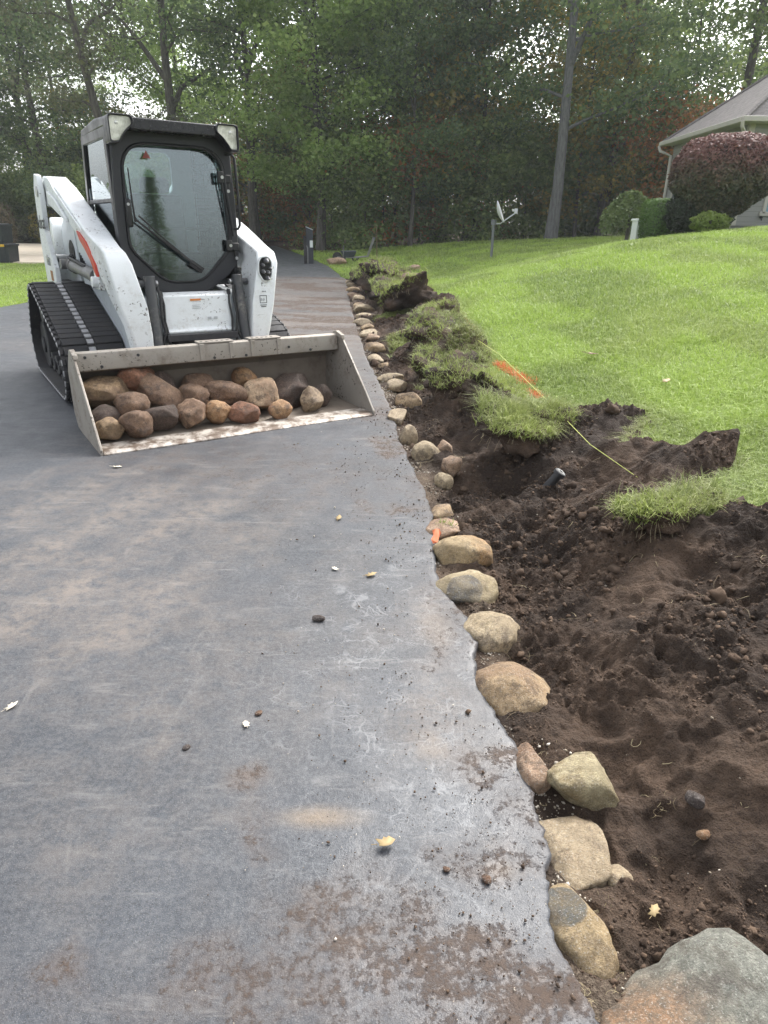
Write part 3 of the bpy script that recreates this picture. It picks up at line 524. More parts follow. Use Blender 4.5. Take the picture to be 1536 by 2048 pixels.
def strands(name, P, ln, wd_, mat_, seed=0, hz=.25, kind='stuff', zf=None):
    r = np.random.default_rng(seed); Vv, Ff = [], []; k = 6
    for p, L, w_ in zip(P, ln, wd_):
        a = r.uniform(0, 6.28); q = np.array(p, float); cv = r.normal(0, .5); pts = []
        for i in range(k):
            pts.append(q.copy()); a += cv+r.normal(0, .15); q = q+np.array([math.cos(a), math.sin(a), 0])*L/k
            if zf is not None: q[2] = float(zf(q[0], q[1]))+.004+hz*L*math.sin(math.pi*(i+1)/k)*.5
        pts = np.array(pts); d = np.gradient(pts, axis=0); nn = np.stack([-d[:, 1], d[:, 0], 0*d[:, 0]], -1); nn /= np.linalg.norm(nn, axis=1)[:, None]+1e-9
        wv = (w_*np.linspace(1, .35, k))[:, None]*.5; b0 = len(Vv)*2*k; Vv.append(np.stack([pts-nn*wv, pts+nn*wv], 1).reshape(-1, 3))
        for i in range(k-1): Ff.append([b0+2*i, b0+2*i+1, b0+2*i+3, b0+2*i+2])
    return tag(link(name, npmesh(name, np.concatenate(Vv), Ff), mat_), kind=kind)
N = 330; y = np.exp(rng.uniform(np.log(.65), np.log(7), N)); x = E_(y)+(L_(y)-E_(y))*rng.uniform(0.03, .95, N)**1.1
strands('dry_grass', np.stack([x, y, S_(x, y)+.006], -1), rng.uniform(.03, .12, N)*np.interp(y, [.6, 4], [.6, 1.5]), rng.uniform(.0009, .002, N)*np.interp(y, [.6, 2, 6], [.8, 1.3, 3]), M_STR, 3, zf=lambda a, b: S_(a, b, False)+.006)
P = [(x_+rng.normal(0, .012), y_+rng.normal(0, .02)) for x_, y_, k in [(.40, .83, 34), (.44, 1.06, 10), (.52, 1.04, 10), (.5, .86, 14), (.46, 1.5, 8), (.74, 1.3, 8)] for _ in range(k)]
strands('straw', [(a, b, float(S_(a, b))+.008) for a, b in P], rng.uniform(.02, .06, len(P)), np.full(len(P), .0013), M_STR, 5, zf=lambda a, b: S_(a, b, False)+.008)

# ------------------------------------------------------------------ turf clumps
GC = m_grass('turf_blade', (.07, .12, .02), (.24, .31, .07), (.46, .44, .22), (.26, .27, .09))
def turf(x, y, rx, ry, th, n, ln, seed, label, rz=0, zoff=0, out=.6, tiltx=0):
    zoff = zoff*(.6 if y > 12 else 1)
    n = int(n*(.6 if y > 5 else .9)); th = th*(1.35 if 5 < y < 12 else 1)
    z = float(S_(x, y, False))+zoff; t = empty('turf_clump', (x, y, z), rz, label, 'turf clump', 'clumps of dug-up turf')
    v, f = ico(4); v = v.copy(); v = v/np.maximum((np.abs(v)**3).sum(1), 1e-9)[:, None]**(1/3)
    v *= (1+.42*fbm(v[:, 0]*1.6+seed, v[:, 1]*1.6, v[:, 2]*1.6, seed, 4))[:, None]; v *= (1+.06*fbm(v[:, 0]*6, v[:, 1]*6+seed, v[:, 2]*6, seed, 3))[:, None]
    v *= [rx, ry, th]; v[:, 2] += th*.35; link('sod', npmesh('sod', v, f, {'grit': v[:, 0]*0}, True), MS, t)
    top = v[v[:, 2] > th*.55]; r = np.random.default_rng(seed); p = top[r.integers(0, len(top), n)]+r.normal(0, .008, (n, 3))
    d = np.arctan2(p[:, 1]/ry, p[:, 0]/rx)+r.normal(0, 1.3, n); rr = np.clip(np.hypot(p[:, 0]/rx, p[:, 1]/ry), 0, 1)
    n *= 2; p = np.concatenate([p, p+r.normal(0, .012, p.shape)]); d = r.uniform(0, 6.28, n); rr = np.concatenate([rr, rr]); h = ln*(.6 if y > 4.5 else .75)*r.uniform(.25, 1.2, n)*(1+.5*fbm(p[:, 0]*14, p[:, 1]*14, 0, seed, 2)); V, Fc, tt = blades(p, h, np.full(n, .003)*max(1, y/4.)**.8*r.uniform(.7, 1.3, n), out*(.7+.9*rr)*r.uniform(.5, 1.9, n), .55, d)
    nn = n//9; hang = V  # long roots and hanging blades
    link('grass', npmesh('turf_grass', V, Fc, {'tip': tt}), GC, t)
    k = max(8, n//60); a = r.uniform(0, 6.28, k); q = np.stack([np.cos(a)*rx*.95, np.sin(a)*ry*.95, np.full(k, th*.4)], -1); Vv = []; Ff = []
    for i in range(k):
        L = ln*r.uniform(.5, 1.3); o_ = np.array([math.cos(a[i]), math.sin(a[i]), 0]); sde = np.array([-o_[1], o_[0], 0])*.0006*max(1, y/3.)
        b0 = len(Vv)
        for j in range(5): c = q[i]+o_*L*.35*(j/4)+np.array([0, 0, -L*.7*(j/4)**1.4])+sde*6*math.sin(j+i); Vv += [c-sde, c+sde]
        for j in range(4): Ff.append([b0+2*j, b0+2*j+1, b0+2*j+3, b0+2*j+2])
    tag(link('root_fringe', npmesh('root_fringe', Vv, Ff), M_STR, t), kind='stuff'); t.rotation_euler = (r.normal(0, .22)*(1 if y < 12 else .3), r.normal(0, .22)*(1 if y < 12 else .3), rz); return t
turf(.80, 3.98, .22, .20, .08, 2400, .12, 1, 'large shaggy turf clump overhanging the hollow beside the sprinkler head', zoff=.10)
turf(1.03, 4.02, .12, .12, .06, 700, .09, 2, 'low turf clump just right of the large shaggy one', zoff=.10)
turf(1.14, 2.52, .13, .10, .05, 1100, .085, 3, 'long-bladed turf clump on the soil bank with trailing roots', zoff=.05)
turf(1.33, 2.62, .12, .10, .05, 800, .10, 4, 'flat turf clump between the long-bladed one and the lawn', zoff=.04)
turf(.82, 4.85, .22, .28, .09, 1700, .10, 5, 'turf clump with dry stems below the last orange paint mark', zoff=.06)
turf(.56, 5.4, .2, .28, .09, 1400, .09, 6, 'yellow-green sod slab beyond the dry-stemmed clump', zoff=.04)
turf(.42, 6.5, .2, .28, .09, 1300, .09, 7, 'narrow sod strip hanging over the brown soil slope', zoff=.05)
turf(.46, 7.55, .24, .34, .10, 1500, .10, 8, 'mossy sod hump with a dark hollow under it', zoff=.10)
turf(.60, 8.75, .2, .35, .08, 1100, .09, 9, 'thin sod patch on the crest behind the mossy hump', zoff=.06)
turf(.32, 10.9, .36, .6, .14, 2000, .12, 10, 'wide turf clump behind the tallest soil heap', zoff=.12)
turf(.08, 12.9, .36, .7, .16, 1900, .13, 11, 'turf clump in front of the big dark rock', zoff=.12)
turf(-.05, 15.6, .5, 1.0, .26, 2600, .15, 12, 'biggest far turf heap left of the dark rock', zoff=.14)
turf(-.5, 18.2, .42, .9, .2, 1700, .14, 13, 'last turf heap where the digging ends', zoff=.1)
turf(.30, 3.02, .03, .03, .012, 120, .045, 14, 'tiny grass tuft on the asphalt edge by the orange scrap', zoff=.02)
# paint marks: sprayed blades
sp = NT('orange_paint'); g_ = sp.n('ShaderNodeNewGeometry'); M_OR = sp.out(sp.mix(g_.outputs['Random Per Island'], (.62, .15, .05), (.80, .30, .14)), .6, 0, None, .3, .25)
for i, (x0, y0, x1, y1, w_, n, lb) in enumerate([(.66, 12.3, .74, 13.6, .06, 500, 'farthest orange spray paint mark on the grass'), (1.0, 8.1, .95, 9.1, .05, 380, 'orange paint mark by the tall soil heap and string'), (1.02, 6.2, 1.16, 5.35, .055, 700, 'longest orange paint streak beside the yellow string'), (1.1, 5.12, 1.14, 4.85, .04, 200, 'short orange paint mark nearest the camera')]):
    t_ = rng.uniform(0, 1, n); px = x0+(x1-x0)*t_+rng.normal(0, w_*.45, n); py = y0+(y1-y0)*t_+rng.normal(0, w_*.5, n)
    V, Fc, tt = blades(np.stack([px, py, H_(px, py)], -1), rng.uniform(.045, .075, n)*1.1, np.full(n, .006)*max(1, y0/5), rng.uniform(.2, 1, n), tri=3)
    tag(link('paint_mark', npmesh('paint_mark', V, Fc), M_OR), lb, 'paint mark', 'orange spray paint marks on the grass')

# ------------------------------------------------------------------ string, sprinkler, scrap, leaves
m = MB(); pts = [(1.291, 3.2, .22), (1.12, 3.5, .30), (1.073, 4.15, .335), (.984, 5.86, .37), (.844, 6.95, .38), (.713, 7.82, .39), (.576, 9.44, .40)]
m.tube(pts, [.0018, .0019, .0021, .0028, .0034, .004, .0045], 6)
tag(m.build('guide_string', plain('string_yellow', (.50, .54, .14), .6)), 'thin taut yellow-green string running along the lawn edge', 'string')
t = empty('sprinkler_head', (.905, 3.36, .14), 0, 'black sprinkler head sticking out of the soil below the shaggy turf', 'sprinkler')
mb_ = plain('black_plastic', (.022, .022, .024), .45); md_ = plain('grey_rubber', (.22, .22, .21), .7)
d = Vector((.07, -.02, .11)).normalized(); p0 = Vector((-.06, .02, -.10)); p1 = p0+d*.16
m = MB(); m.cyl(p0, p1, .024, n=24); m.build('body', mb_, t); m = MB(); m.cyl(p1-d*.005, p1+d*.018, .033, n=28); m.build('cap', mb_, t, .003)
m = MB(); m.cyl(p1+d*.0185, p1+d*.021, .026, n=24); m.cyl(p1+d*.021, p1+d*.027, .009, n=12); m.build('nozzle_face', md_, t)
m = MB(); q = [(-.012, -.04, 0), (.01, -.035, .004), (.018, -.01, .02), (.03, .015, .03), (.022, .04, .04), (.002, .03, .045), (-.012, .045, .03), (-.008, .01, .02), (-.02, -.01, .008)]
fc = m.poly(q); rr_ = bmesh.ops.solidify(m.bm, geom=[fc], thickness=.004)
tag(m.build('orange_scrap', plain('orange_plastic', (.55, .13, .035), .45), loc=(.245, 2.86, .008)), 'torn orange plastic scrap by the yellow ochre boulder', 'scrap')
def leaf(x, y, z, s_, c, rz, seed, label, curl=.4):
    r = random.Random(seed); n = 14; m = MB(); rim = []
    for k in range(n):
        a = 2*math.pi*k/n; rr = (1 if k % 2 == 0 else .68)*(1.25 if abs(math.cos(a)) > .8 else .8)*r.uniform(.85, 1.1); X_, Y_ = math.cos(a)*rr*.5, math.sin(a)*rr*.5; rim.append(m.bm.verts.new((X_*s_, Y_*s_, s_*curl*(Y_*Y_*1.9+.4*X_*X_+r.uniform(0, .06)))))
    cv = m.bm.verts.new((0, 0, 0))
    for k in range(n): m.bm.faces.new((cv, rim[k], rim[(k+1) % n]))
    m.tube([(-.55*s_, 0, s_*.12), (-.9*s_, .05*s_, s_*.16)], s_*.02, 5)
    o = m.build('fallen_leaf', c, ang=80, loc=(x, y, z)); o.rotation_euler = (r.uniform(-.15, .15), r.uniform(-.15, .15), rz)
    so_ = o.modifiers.new('s', 'SOLIDIFY'); so_.thickness = .0008
    return tag(o, label, 'leaf', 'fallen leaves')
lt, lp, lb_ = plain('leaf_tan', (.34, .25, .12), .6, var=.5, scale=60), plain('leaf_pale', (.62, .56, .45), .6), plain('leaf_brown', (.18, .10, .06), .6)
leaf(.02, 1.16, .006, .042, lt, .3, 1, 'curled yellow and brown leaf in the middle of the asphalt', .9)
leaf(-1.13, 1.63, .004, .035, lp, 1, 2, 'cream leaf scrap near the left edge of the asphalt')
leaf(-.4, 1.57, .004, .03, lp, 2, 3, 'whitish leaf scrap on the asphalt left of the dirt smudges')
leaf(-.21, 2.56, .004, .03, lp, 2.5, 4, 'small white leaf on the asphalt, left one of a pair')
leaf(-.05, 2.51, .004, .045, lt, .5, 5, 'beige leaf on the asphalt, right one of a pair')
leaf(-.23, 3.11, .004, .045, lt, 1.5, 6, 'yellowish leaf on the asphalt between bucket and boulders')
leaf(-1.63, 3.82, .004, .05, lp, .2, 7, 'pale leaf on the asphalt just before the bucket lip')
leaf(1.78, 5.85, float(H_(1.78, 5.85))+.06, .11, lb_, .2, 8, 'pale brown leaf caught on the lawn right of the paint streak')
leaf(2.0, 4.75, float(H_(2.0, 4.75))+.05, .08, lt, .9, 9, 'light tan leaf on the lawn above the dug soil')
leaf(.62, 1.02, float(S_(.53, 1.02))+.01, .03, lt, .9, 10, 'yellow leaf scrap on soil beside the grey patched boulder')
for i, (x, y, s_, lb) in enumerate([(-.24, 2.15, .05, 'dark bark chip on the asphalt left of the domed boulders'), (-.55, 1.47, .024, 'square dark chip on the asphalt left of the mud smudges'), (.25, 1.07, .026, 'round soil lump on the asphalt near the grey patched boulder'), (.16, 1.095, .018, 'small brown lump left of the round soil lump'), (-.37, 1.62, .026, 'dark crumb by the whitish leaf scrap')]):
    stone('soil_lump', lb, 'dark' if i < 2 else 'brown', (x, y, s_*.2), (s_, s_*.5 if i == 0 else s_*.8, s_*.5), i, 300+i, 5, sub=3, cat='soil lump')

# ------------------------------------------------------------------ compact track loader (its own frame: x across, y back, z up)
CHIP = (.16, .15, .14)
mW = painted('white_paint', (.74, .77, .78), .38, (.30, .24, .17), .35, 5, CHIP)
mW2 = painted('worn_white_paint', (.76, .79, .80), .42, (.34, .29, .22), .5, 7, (.22, .21, .20))
mG = painted('grey_paint', (.42, .46, .49), .45, (.2, .17, .13), .4, 5)
mK = painted('black_paint', (.012, .0125, .015), .3, (.07, .06, .05), .3, 6)
mKs = plain('black_seal', (.012, .012, .013), .5); mDk = plain('dark_frame', (.03, .03, .032), .6, var=.4)
mRub = painted('rubber', (.030, .030, .032), .7, (.13, .115, .10), .6, 9, None, 0, .4)
mDust = painted('dusty_steel', (.20, .20, .20), .5, (.30, .26, .20), .7, 9, None, .3)
mRod = plain('chrome', (.55, .55, .55), .2, 1.0); mBolt = plain('bolt_steel', (.5, .5, .5), .35, .9)
mLink = painted('worn_link', (.42, .42, .43), .5, (.15, .13, .12), .6, 20, None, .2)
mRed = plain('red_stripe', (.55, .06, .035), .45)
mSteel = painted('bucket_steel', (.34, .31, .27), .5, (.13, .09, .06), .95, 5, (.09, .075, .06), .3, .6)
mSteelIn = painted('bucket_inside', (.20, .165, .13), .7, (.08, .055, .04), .95, 4, None, .15, .5)
s = NT('cutting_edge'); a = s.noise(9, 6, .7); mEdge = s.out(s.mix(s.mapr(a, .38, .6), (.50, .46, .41), (.13, .095, .07)), .5, .35, s.bump(a, .4, .004))
def glass(name, tint, refl=.12, rough=.02):
    s = NT(name); t = s.n('ShaderNodeBsdfTransparent'); t.inputs[0].default_value = (*tint, 1); g = s.n('ShaderNodeBsdfGlossy'); g.inputs['Roughness'].default_value = rough; g.inputs[0].default_value = (.9, .97, 1, 1)
    lw = s.n('ShaderNodeLayerWeight'); lw.inputs[0].default_value = .35; f = s.mapr(lw.outputs['Fresnel'], 0, 1, refl, 1, False); mx = s.n('ShaderNodeMixShader'); s.put(mx.inputs[0], f)
    s.t.links.new(t.outputs[0], mx.inputs[1]); s.t.links.new(g.outputs[0], mx.inputs[2]); s.t.links.new(mx.outputs[0], s.t.nodes['Material Output'].inputs[0]); s.m.use_screen_refraction = False; return s.m
mGl = glass('cab_glass', (.90, .97, .97), .06); mGl2 = glass('side_glass', (.5, .6, .58), .2)
s = NT('lamp_lens'); wv = s.n('ShaderNodeTexWave'); wv.inputs['Scale'].default_value = 28; wv.bands_direction = 'X'; s.put(wv.inputs['Vector'], s.tc.outputs['Object']); a = s.noise(14, 4, .6)
mLens = s.out(s.mix(s.mapr(a, .35, .65), (.42, .42, .34), (.75, .75, .64)), .18, .1, s.bump(wv.outputs['Fac'], .4, .004), .8)
mInt = plain('cab_interior', (.25, .29, .31), .6, var=.1); mSeat = plain('seat_vinyl', (.03, .03, .033), .55)
root = empty('track_loader', (LX, LY, 0), LR, 'white and black compact track loader with its bucket lowered on the asphalt', 'track loader')

def xz(y): return lambda a, b: (a, y, b)
def yz(x): return lambda a, b: (x, a, b)
# -- tracks
def hull(cs, extra=0, n=40):
    P = sorted({(round(cy+(r+extra)*math.cos(2*math.pi*k/n), 5), round(cz+(r+extra)*math.sin(2*math.pi*k/n), 5)) for cy, cz, r in cs for k in range(n)})
    def half(P):
        o = []
        for p in P:
            while len(o) > 1 and (o[-1][0]-o[-2][0])*(p[1]-o[-2][1])-(o[-1][1]-o[-2][1])*(p[0]-o[-2][0]) <= 0: o.pop()
            o.append(p)
        return o[:-1]
    return half(P)+half(P[::-1])
def resample(P, n):
    P = np.array(P+[P[0]]); d = np.r_[0, np.cumsum(np.hypot(*np.diff(P, axis=0).T))]; t = np.linspace(0, d[-1], n+1)[:-1]
    return np.stack([np.interp(t, d, P[:, 0]), np.interp(t, d, P[:, 1])], -1), d[-1]
CS = [(1.60, .275, .22), (2.92, .275, .22), (2.62, .62, .20)]
def track(sgn):
    xi, xo = .50*sgn, .985*sgn; xm = (xi+xo)/2
    P, Ln = resample(hull(CS, .0), 160); Q, _ = resample(hull(CS, .028), 160)
    Pa, Qa = hull(CS, 0), hull(CS, .028); m = MB(); n = 52
    cP, cLn = resample(hull(CS, .028), n*6)
    pts = [tuple(p) for p in cP[::3]]; inner = []
    for i in range(len(pts)):
        a, b = np.array(pts[i-1]), np.array(pts[(i+1) % len(pts)]); t = (b-a)/np.linalg.norm(b-a); nrm = np.array([t[1], -t[0]]); inner.append(tuple(np.array(pts[i])-nrm*.028))
    m.ring(pts, inner, yz(xi), yz(xo))
    lk = MB()
    for k in range(n):
        j = k*6; a, b = cP[j-1], cP[(j+1) % len(cP)]; c = cP[j]; t = (b-a)/np.linalg.norm(b-a); nrm = np.array([t[1], -t[0]]); ang = math.atan2(t[1], t[0]); rot = Matrix.Rotation(ang, 3, 'X')
        for (x0, x1) in ((xi+.004*sgn, xm-.035*sgn), (xm+.035*sgn, xo-.03*sgn)):
            m.box(((x0+x1)/2, c[0]+nrm[0]*.011, c[1]+nrm[1]*.011), (abs(x1-x0), .076, .022), rot)
        m.box((xo-.012*sgn, c[0]+nrm[0]*.006, c[1]+nrm[1]*.006), (.022, .05, .022), rot)
        lk.box((xm, c[0]+nrm[0]*.007, c[1]+nrm[1]*.007), (.052, .052, .016), rot)
    t = m.build('track', mRub, root, .003, 1, ang=30)
    for k in range(n):
        j = k*6; a, b = cP[j-1], cP[(j+1) % len(cP)]; c = cP[j]; tt = (b-a)/np.linalg.norm(b-a); nrm = np.array([tt[1], -tt[0]]); rot = Matrix.Rotation(math.atan2(tt[1], tt[0]), 3, 'X')
        lk.box((xo+.003*sgn, c[0]-nrm[0]*.004, c[1]-nrm[1]*.004), (.008, .045, .018), rot)
    l = lk.build('tread_pattern', mLink, t, .003, 1)
    fr = MB(); fr.prism([(1.55, .20), (1.62, .34), (2.2, .42), (2.55, .60), (2.75, .6), (2.95, .34), (2.95, .20)], yz(xi+.08*sgn), yz(xo-.16*sgn)); fr.build('track_frame', mDk, root, .008)
    for i, (yy, zz, rr) in enumerate([(1.95, .15, .09), (2.2, .15, .09), (2.45, .15, .09), (2.68, .15, .09)]):
        r = MB(); r.cyl((xi+.06*sgn, yy, zz), (xo-.09*sgn, yy, zz), rr); r.cyl((xo-.1*sgn, yy, zz), (xo-.07*sgn, yy, zz), rr*.45); r.build('roller', mDk, root, .006)
    for (yy, zz, rr) in CS[:2]:
        r = MB(); r.cyl((xi+.06*sgn, yy, zz), (xo-.08*sgn, yy, zz), rr-.004, n=32); r.cyl((xo-.1*sgn, yy, zz), (xo-.06*sgn, yy, zz), rr*.35); r.build('idler_wheel', mDk, root, .01)
    r = MB(); yy, zz, rr = CS[2]; g = [(yy+(rr if k % 2 else rr-.035)*math.cos(2*math.pi*k/36), zz+(rr if k % 2 else rr-.035)*math.sin(2*math.pi*k/36)) for k in range(36)]; r.prism(g, yz(xi+.1*sgn), yz(xo-.12*sgn)); r.cyl((xo-.2*sgn, yy, zz), (xo-.06*sgn, yy, zz), .11); r.build('sprocket', mDk, root, .003, 1)
for s_ in (-1, 1): track(s_)

# -- chassis, engine body, uprights
m = MB(); m.prism([(1.12, .30), (1.12, .84), (2.1, .9), (3.12, .9), (3.2, .35), (2.9, .22), (1.3, .22)], yz(-.475), yz(.475)); m.build('chassis', mG, root, .01)
m = MB(); m.prism([(.93, .60), (.96, .615), (.985, .865), (1.12, .88), (1.2, .80), (1.2, .58), (.95, .575)], yz(-.285), yz(.285)); fp = m.build('front_panel', mW2, root, .012, 3)
m = MB(); m.box((-.012, .975, .83), (.085, .002, .014), Matrix.Rotation(-.08, 3, 'X')); m.build('orange_decal', plain('orange_decal', (.65, .22, .04), .5), fp)
m = MB(); [m.box((-.01, .9715, .79-.012*i), (.07-.01*(i % 2), .001, .004)) for i in range(3)]; [m.box((.08+.05*i, .947, .69), (.03, .001, .02)) for i in range(2)]; m.build('faint_decal', plain('faint_decal', (.5, .52, .53), .5), fp)
m = MB(); m.prism([(2.1, .88), (2.06, 1.40), (2.2, 1.46), (3.15, 1.44), (3.3, 1.3), (3.3, .9)], yz(-.49), yz(.49)); hd = m.build('engine_cover', mW, root, .02, 3)
m = MB(); m.prism([(3.3, .45), (3.3, 1.34), (3.38, 1.42), (3.46, 1.3), (3.44, .45)], yz(-.62), yz(.62)); m.build('tailgate', mW, root, .02, 3)
for s_ in (-1, 1):
    m = MB(); m.prism([(2.74, .80), (2.74, .98), (2.98, 1.30), (2.90, 1.62), (2.95, 1.755), (3.06, 1.77), (3.2, 1.66), (3.33, 1.2), (3.33, .80)], yz(.69*s_), yz(.735*s_)); up_ = m.build('upright', mW, root, .006)
    m = MB(); m.prism([(2.62, .78), (2.62, 1.35), (2.9, 1.5), (3.3, 1.3), (3.3, .78)], yz(.49*s_), yz(.54*s_)); m.build('side_panel', mG if s_ > 0 else painted('pale_grey_paint', (.55, .59, .63), .4, (.2, .17, .13), .2, 5), root, .004)
    m = MB(); m.cyl((.5*s_, 3.0, 1.62), (.745*s_, 3.0, 1.62), .045); m.cyl((.5*s_, 3.05, 1.05), (.745*s_, 3.05, 1.05), .035); m.build('pivot_pin', mBolt, up_, .004)
    m = MB(); m.prism([(2.62, .78), (2.62, .84), (3.3, .84), (3.3, .78)], yz(.54*s_), yz(.69*s_)); m.build('fender_shelf', mDk, root, .004)
def text(body, size, loc, rot, m_, parent, name, ext=.0008, shear=0):
    c = bpy.data.curves.new(name, 'FONT'); c.body = body; c.size = size; c.extrude = ext; c.shear = shear; c.align_x = 'CENTER'; c.align_y = 'CENTER'
    t_ = bpy.data.objects.new('tmp_text', c); col.objects.link(t_); dg = bpy.context.evaluated_depsgraph_get(); me = bpy.data.meshes.new_from_object(t_.evaluated_get(dg)); bpy.data.objects.remove(t_)
    me.materials.clear(); o = link(name, me, m_, parent, loc); o.rotation_euler = rot; return o
mInk = plain('black_ink', (.02, .02, .025), .5)
text('Bobcat', .17, (-.7365, 3.10, 1.36), (R(90), 0, R(-90)), mInk, up_ if False else root, 'lettering')
text('T650', .11, (-.7365, 3.04, 1.02), (R(90), 0, R(-90)), plain('grey_ink', (.2, .21, .22), .5), root, 'lettering')
m = MB(); m.box((-.737, 2.95, .90), (.003, .12, .09)); m.build('rusty_decal', plain('rust', (.35, .18, .08), .7), root)
# red swoosh and black slot plate on the left side of the body, engine bay grille
m = MB(); m.prism([(1.70, 1.31), (1.62, 1.30), (1.40, 1.235), (1.26, 1.17), (1.165, 1.08), (1.15, 1.0), (1.21, 1.03), (1.31, 1.11), (1.45, 1.18), (1.62, 1.245)], yz(-.66), yz(-.682)); m.build('red_stripe', mRed, root, .002)
m = MB(); m.prism([(1.75, .86), (2.45, .86), (2.55, 1.3), (2.35, 1.32), (1.9, 1.02)], yz(-.50), yz(-.545)); m.build('side_body_panel', bpy.data.materials['pale_grey_paint'], root, .004)
m = MB(); m.prism(roundpoly([(2.72, .92), (2.72, 1.16), (2.85, 1.23), (2.98, 1.16), (2.98, .92)], .05), yz(-.541), yz(-.548)); m.build('slot_shade', mKs, root)  # flat black plate paints the dark inside the open slot
m = MB(); [m.box((-.548, 2.16+.05*i, .95+.02*i), (.006, .03, .10)) for i in range(7)]; m.build('side_grille', mKs, root)
# -- lift arms
BO = [(3.10, 1.70), (2.98, 1.75), (2.80, 1.74), (2.45, 1.655), (1.95, 1.50), (1.35, 1.305), (1.05, 1.215), (.93, 1.18), (.87, 1.10), (.855, .80), (.855, .60), (.87, .45), (1.04, .45), (1.06, .65), (1.08, .85), (1.14, 1.0), (1.26, 1.14), (1.7, 1.27), (2.05, 1.375), (2.45, 1.45), (2.7, 1.50), (3.0, 1.50), (3.10, 1.55)]
def xo_(y, z):
    if y > 1.2: return .675
    return float(np.interp(z, [.45, .6, .72, .85, 1.0, 1.2], [.53, .545, .575, .62, .655, .655]))
def xi_(y, z):
    if y > 1.2: return .50
    return float(np.interp(z, [.45, .66, .81, .93, 1.04, 1.13, 1.2], [.395, .395, .405, .425, .455, .49, .51]))
for s_ in (-1, 1):
    m = MB(); m.prism(BO, lambda a, b: (s_*xi_(a, b), a, b), lambda a, b: (s_*xo_(a, b), a, b)); arm = m.build('lift_arm', mW2 if True else mW, root, .014, 3)
    m = MB(); m.prism([(2.62, 1.72), (2.4, 1.62), (1.5, 1.34), (1.45, 1.31), (2.4, 1.59), (2.62, 1.66)], yz(.676*s_), yz(.690*s_)); m.prism([(2.75, 1.52), (2.4, 1.45), (1.98, 1.37), (2.0, 1.40), (2.4, 1.55), (2.75, 1.62)], yz(.676*s_), yz(.700*s_)); m.build('arm_rib', mW, arm, .006)
    m = MB(); m.cyl((.64*s_, 1.27, .955), (.70*s_, 1.27, .955), .042); m.cyl((.58*s_, 1.27, .955), (.64*s_, 1.27, .955), .05); m.prism([(1.19, .90), (1.19, 1.1), (1.36, 1.12), (1.35, .90)], yz(.62*s_), yz(.66*s_)); m.build('pin_boss', mW, arm, .006)
    m = MB(); m.cyl((.60*s_, 2.52, 1.01), (.60*s_, 1.6, .975), .052, n=28); m.cyl((.60*s_, 2.56, 1.01), (.60*s_, 2.5, 1.01), .06, n=28); m.cyl((.60*s_, 1.63, .975), (.60*s_, 1.56, .972), .058, n=28); m.cyl((.56*s_, 2.6, 1.02), (.70*s_, 2.6, 1.02), .045); lc = m.build('lift_cylinder', mDust if s_ < 0 else mK, root, .004)
    m = MB(); m.cyl((.60*s_, 1.58, .974), (.60*s_, 1.28, .958), .026); m.build('rod', mRod, lc)
    m = MB(); m.tube([(.63*s_, 2.55, 1.075), (.64*s_, 2.3, 1.07), (.64*s_, 2.0, 1.05), (.62*s_, 1.9, 1.03)], .012); m.cyl((.6*s_, 2.5, 1.05), (.62*s_, 2.48, 1.1), .02); m.build('hose', mKs, lc)
    m = MB(); m.prism([(1.1, .40), (1.06, .62), (1.18, .86), (1.9, .86), (2.5, .82), (2.5, .5), (1.5, .40)], yz(.478*s_), yz(.49*s_)); m.build('side_plate', mG, root, .004)
    # tilt cylinders
    xt, xb = .345*s_, .355*s_
    m = MB(); m.cyl((xt, .985, 1.0), (xb, .90, .50), .040, n=28); m.cyl((xt, .987, 1.01), (xt, .985, .985), .043, n=28); m.cyl((xt-.05*s_, 1.0, .955), (xt+.09*s_, 1.0, .955), .026); tc_ = m.build('tilt_cylinder', painted('tilt_cyl', (.05, .052, .056), .4, (.30, .28, .25), .8, 6), root, .005)
    m = MB(); m.cyl((xt-.062*s_, 1.0, .955), (xt-.05*s_, 1.0, .955), .02); m.build('bolt', mBolt, tc_)
    m = MB(); m.tube([(xt-.045*s_, .96, .93), (xt-.058*s_, .94, .85), (xt-.045*s_, .92, .72), (xt-.06*s_, .90, .60), (xt-.02*s_, .89, .50)], .011); m.build('hose', mKs, tc_)
    m = MB(); m.tube([(xt-.075*s_, 1.0, .90), (xt-.085*s_, .97, .8), (xt-.075*s_, .95, .68), (xt-.09*s_, .93, .56)], .009); m.cyl((xt-.075*s_, 1.0, .90), (xt-.078*s_, .99, .86), .014); m.build('hose', mDk, tc_)
    if s_ > 0:   # hydraulic couplers set into the arm on this side only
        m = MB(); op = roundpoly([(.475, 1.11), (.50, 1.15), (.565, 1.155), (.60, 1.11), (.598, 1.0), (.565, .955), (.515, .955), (.472, 1.02)], .02, 3); ip = [(.535+(a-.535)*.82, 1.055+(b-1.055)*.86) for a, b in op]
        m.ring(op, ip, xz(.852), xz(.872)); cr = m.build('coupler_rim', mW2, arm, .004); m = MB(); m.prism(ip, xz(.862), xz(.9)); m.build('coupler_recess', mKs, arm)
        m = MB()
        for (a, b, r_) in [(.545, 1.115, .020), (.515, 1.085, .012), (.515, 1.035, .015), (.555, 1.03, .015), (.548, .985, .017), (.575, 1.06, .010)]: m.cyl((a, .87, b), (a, .838, b), r_, n=20); m.cyl((a, .84, b), (a, .826, b-.006), r_*.8, n=20); m.sph((a, .824, b-.006), r_*.62, 2)
        m.build('hydraulic_coupler', plain('coupler_steel', (.22, .22, .23), .3, .8), arm, .002)
        m = MB()
        for i in range(3): m.box((.50+.012*i, .8535, .885-.0), (.006, .001, .008))
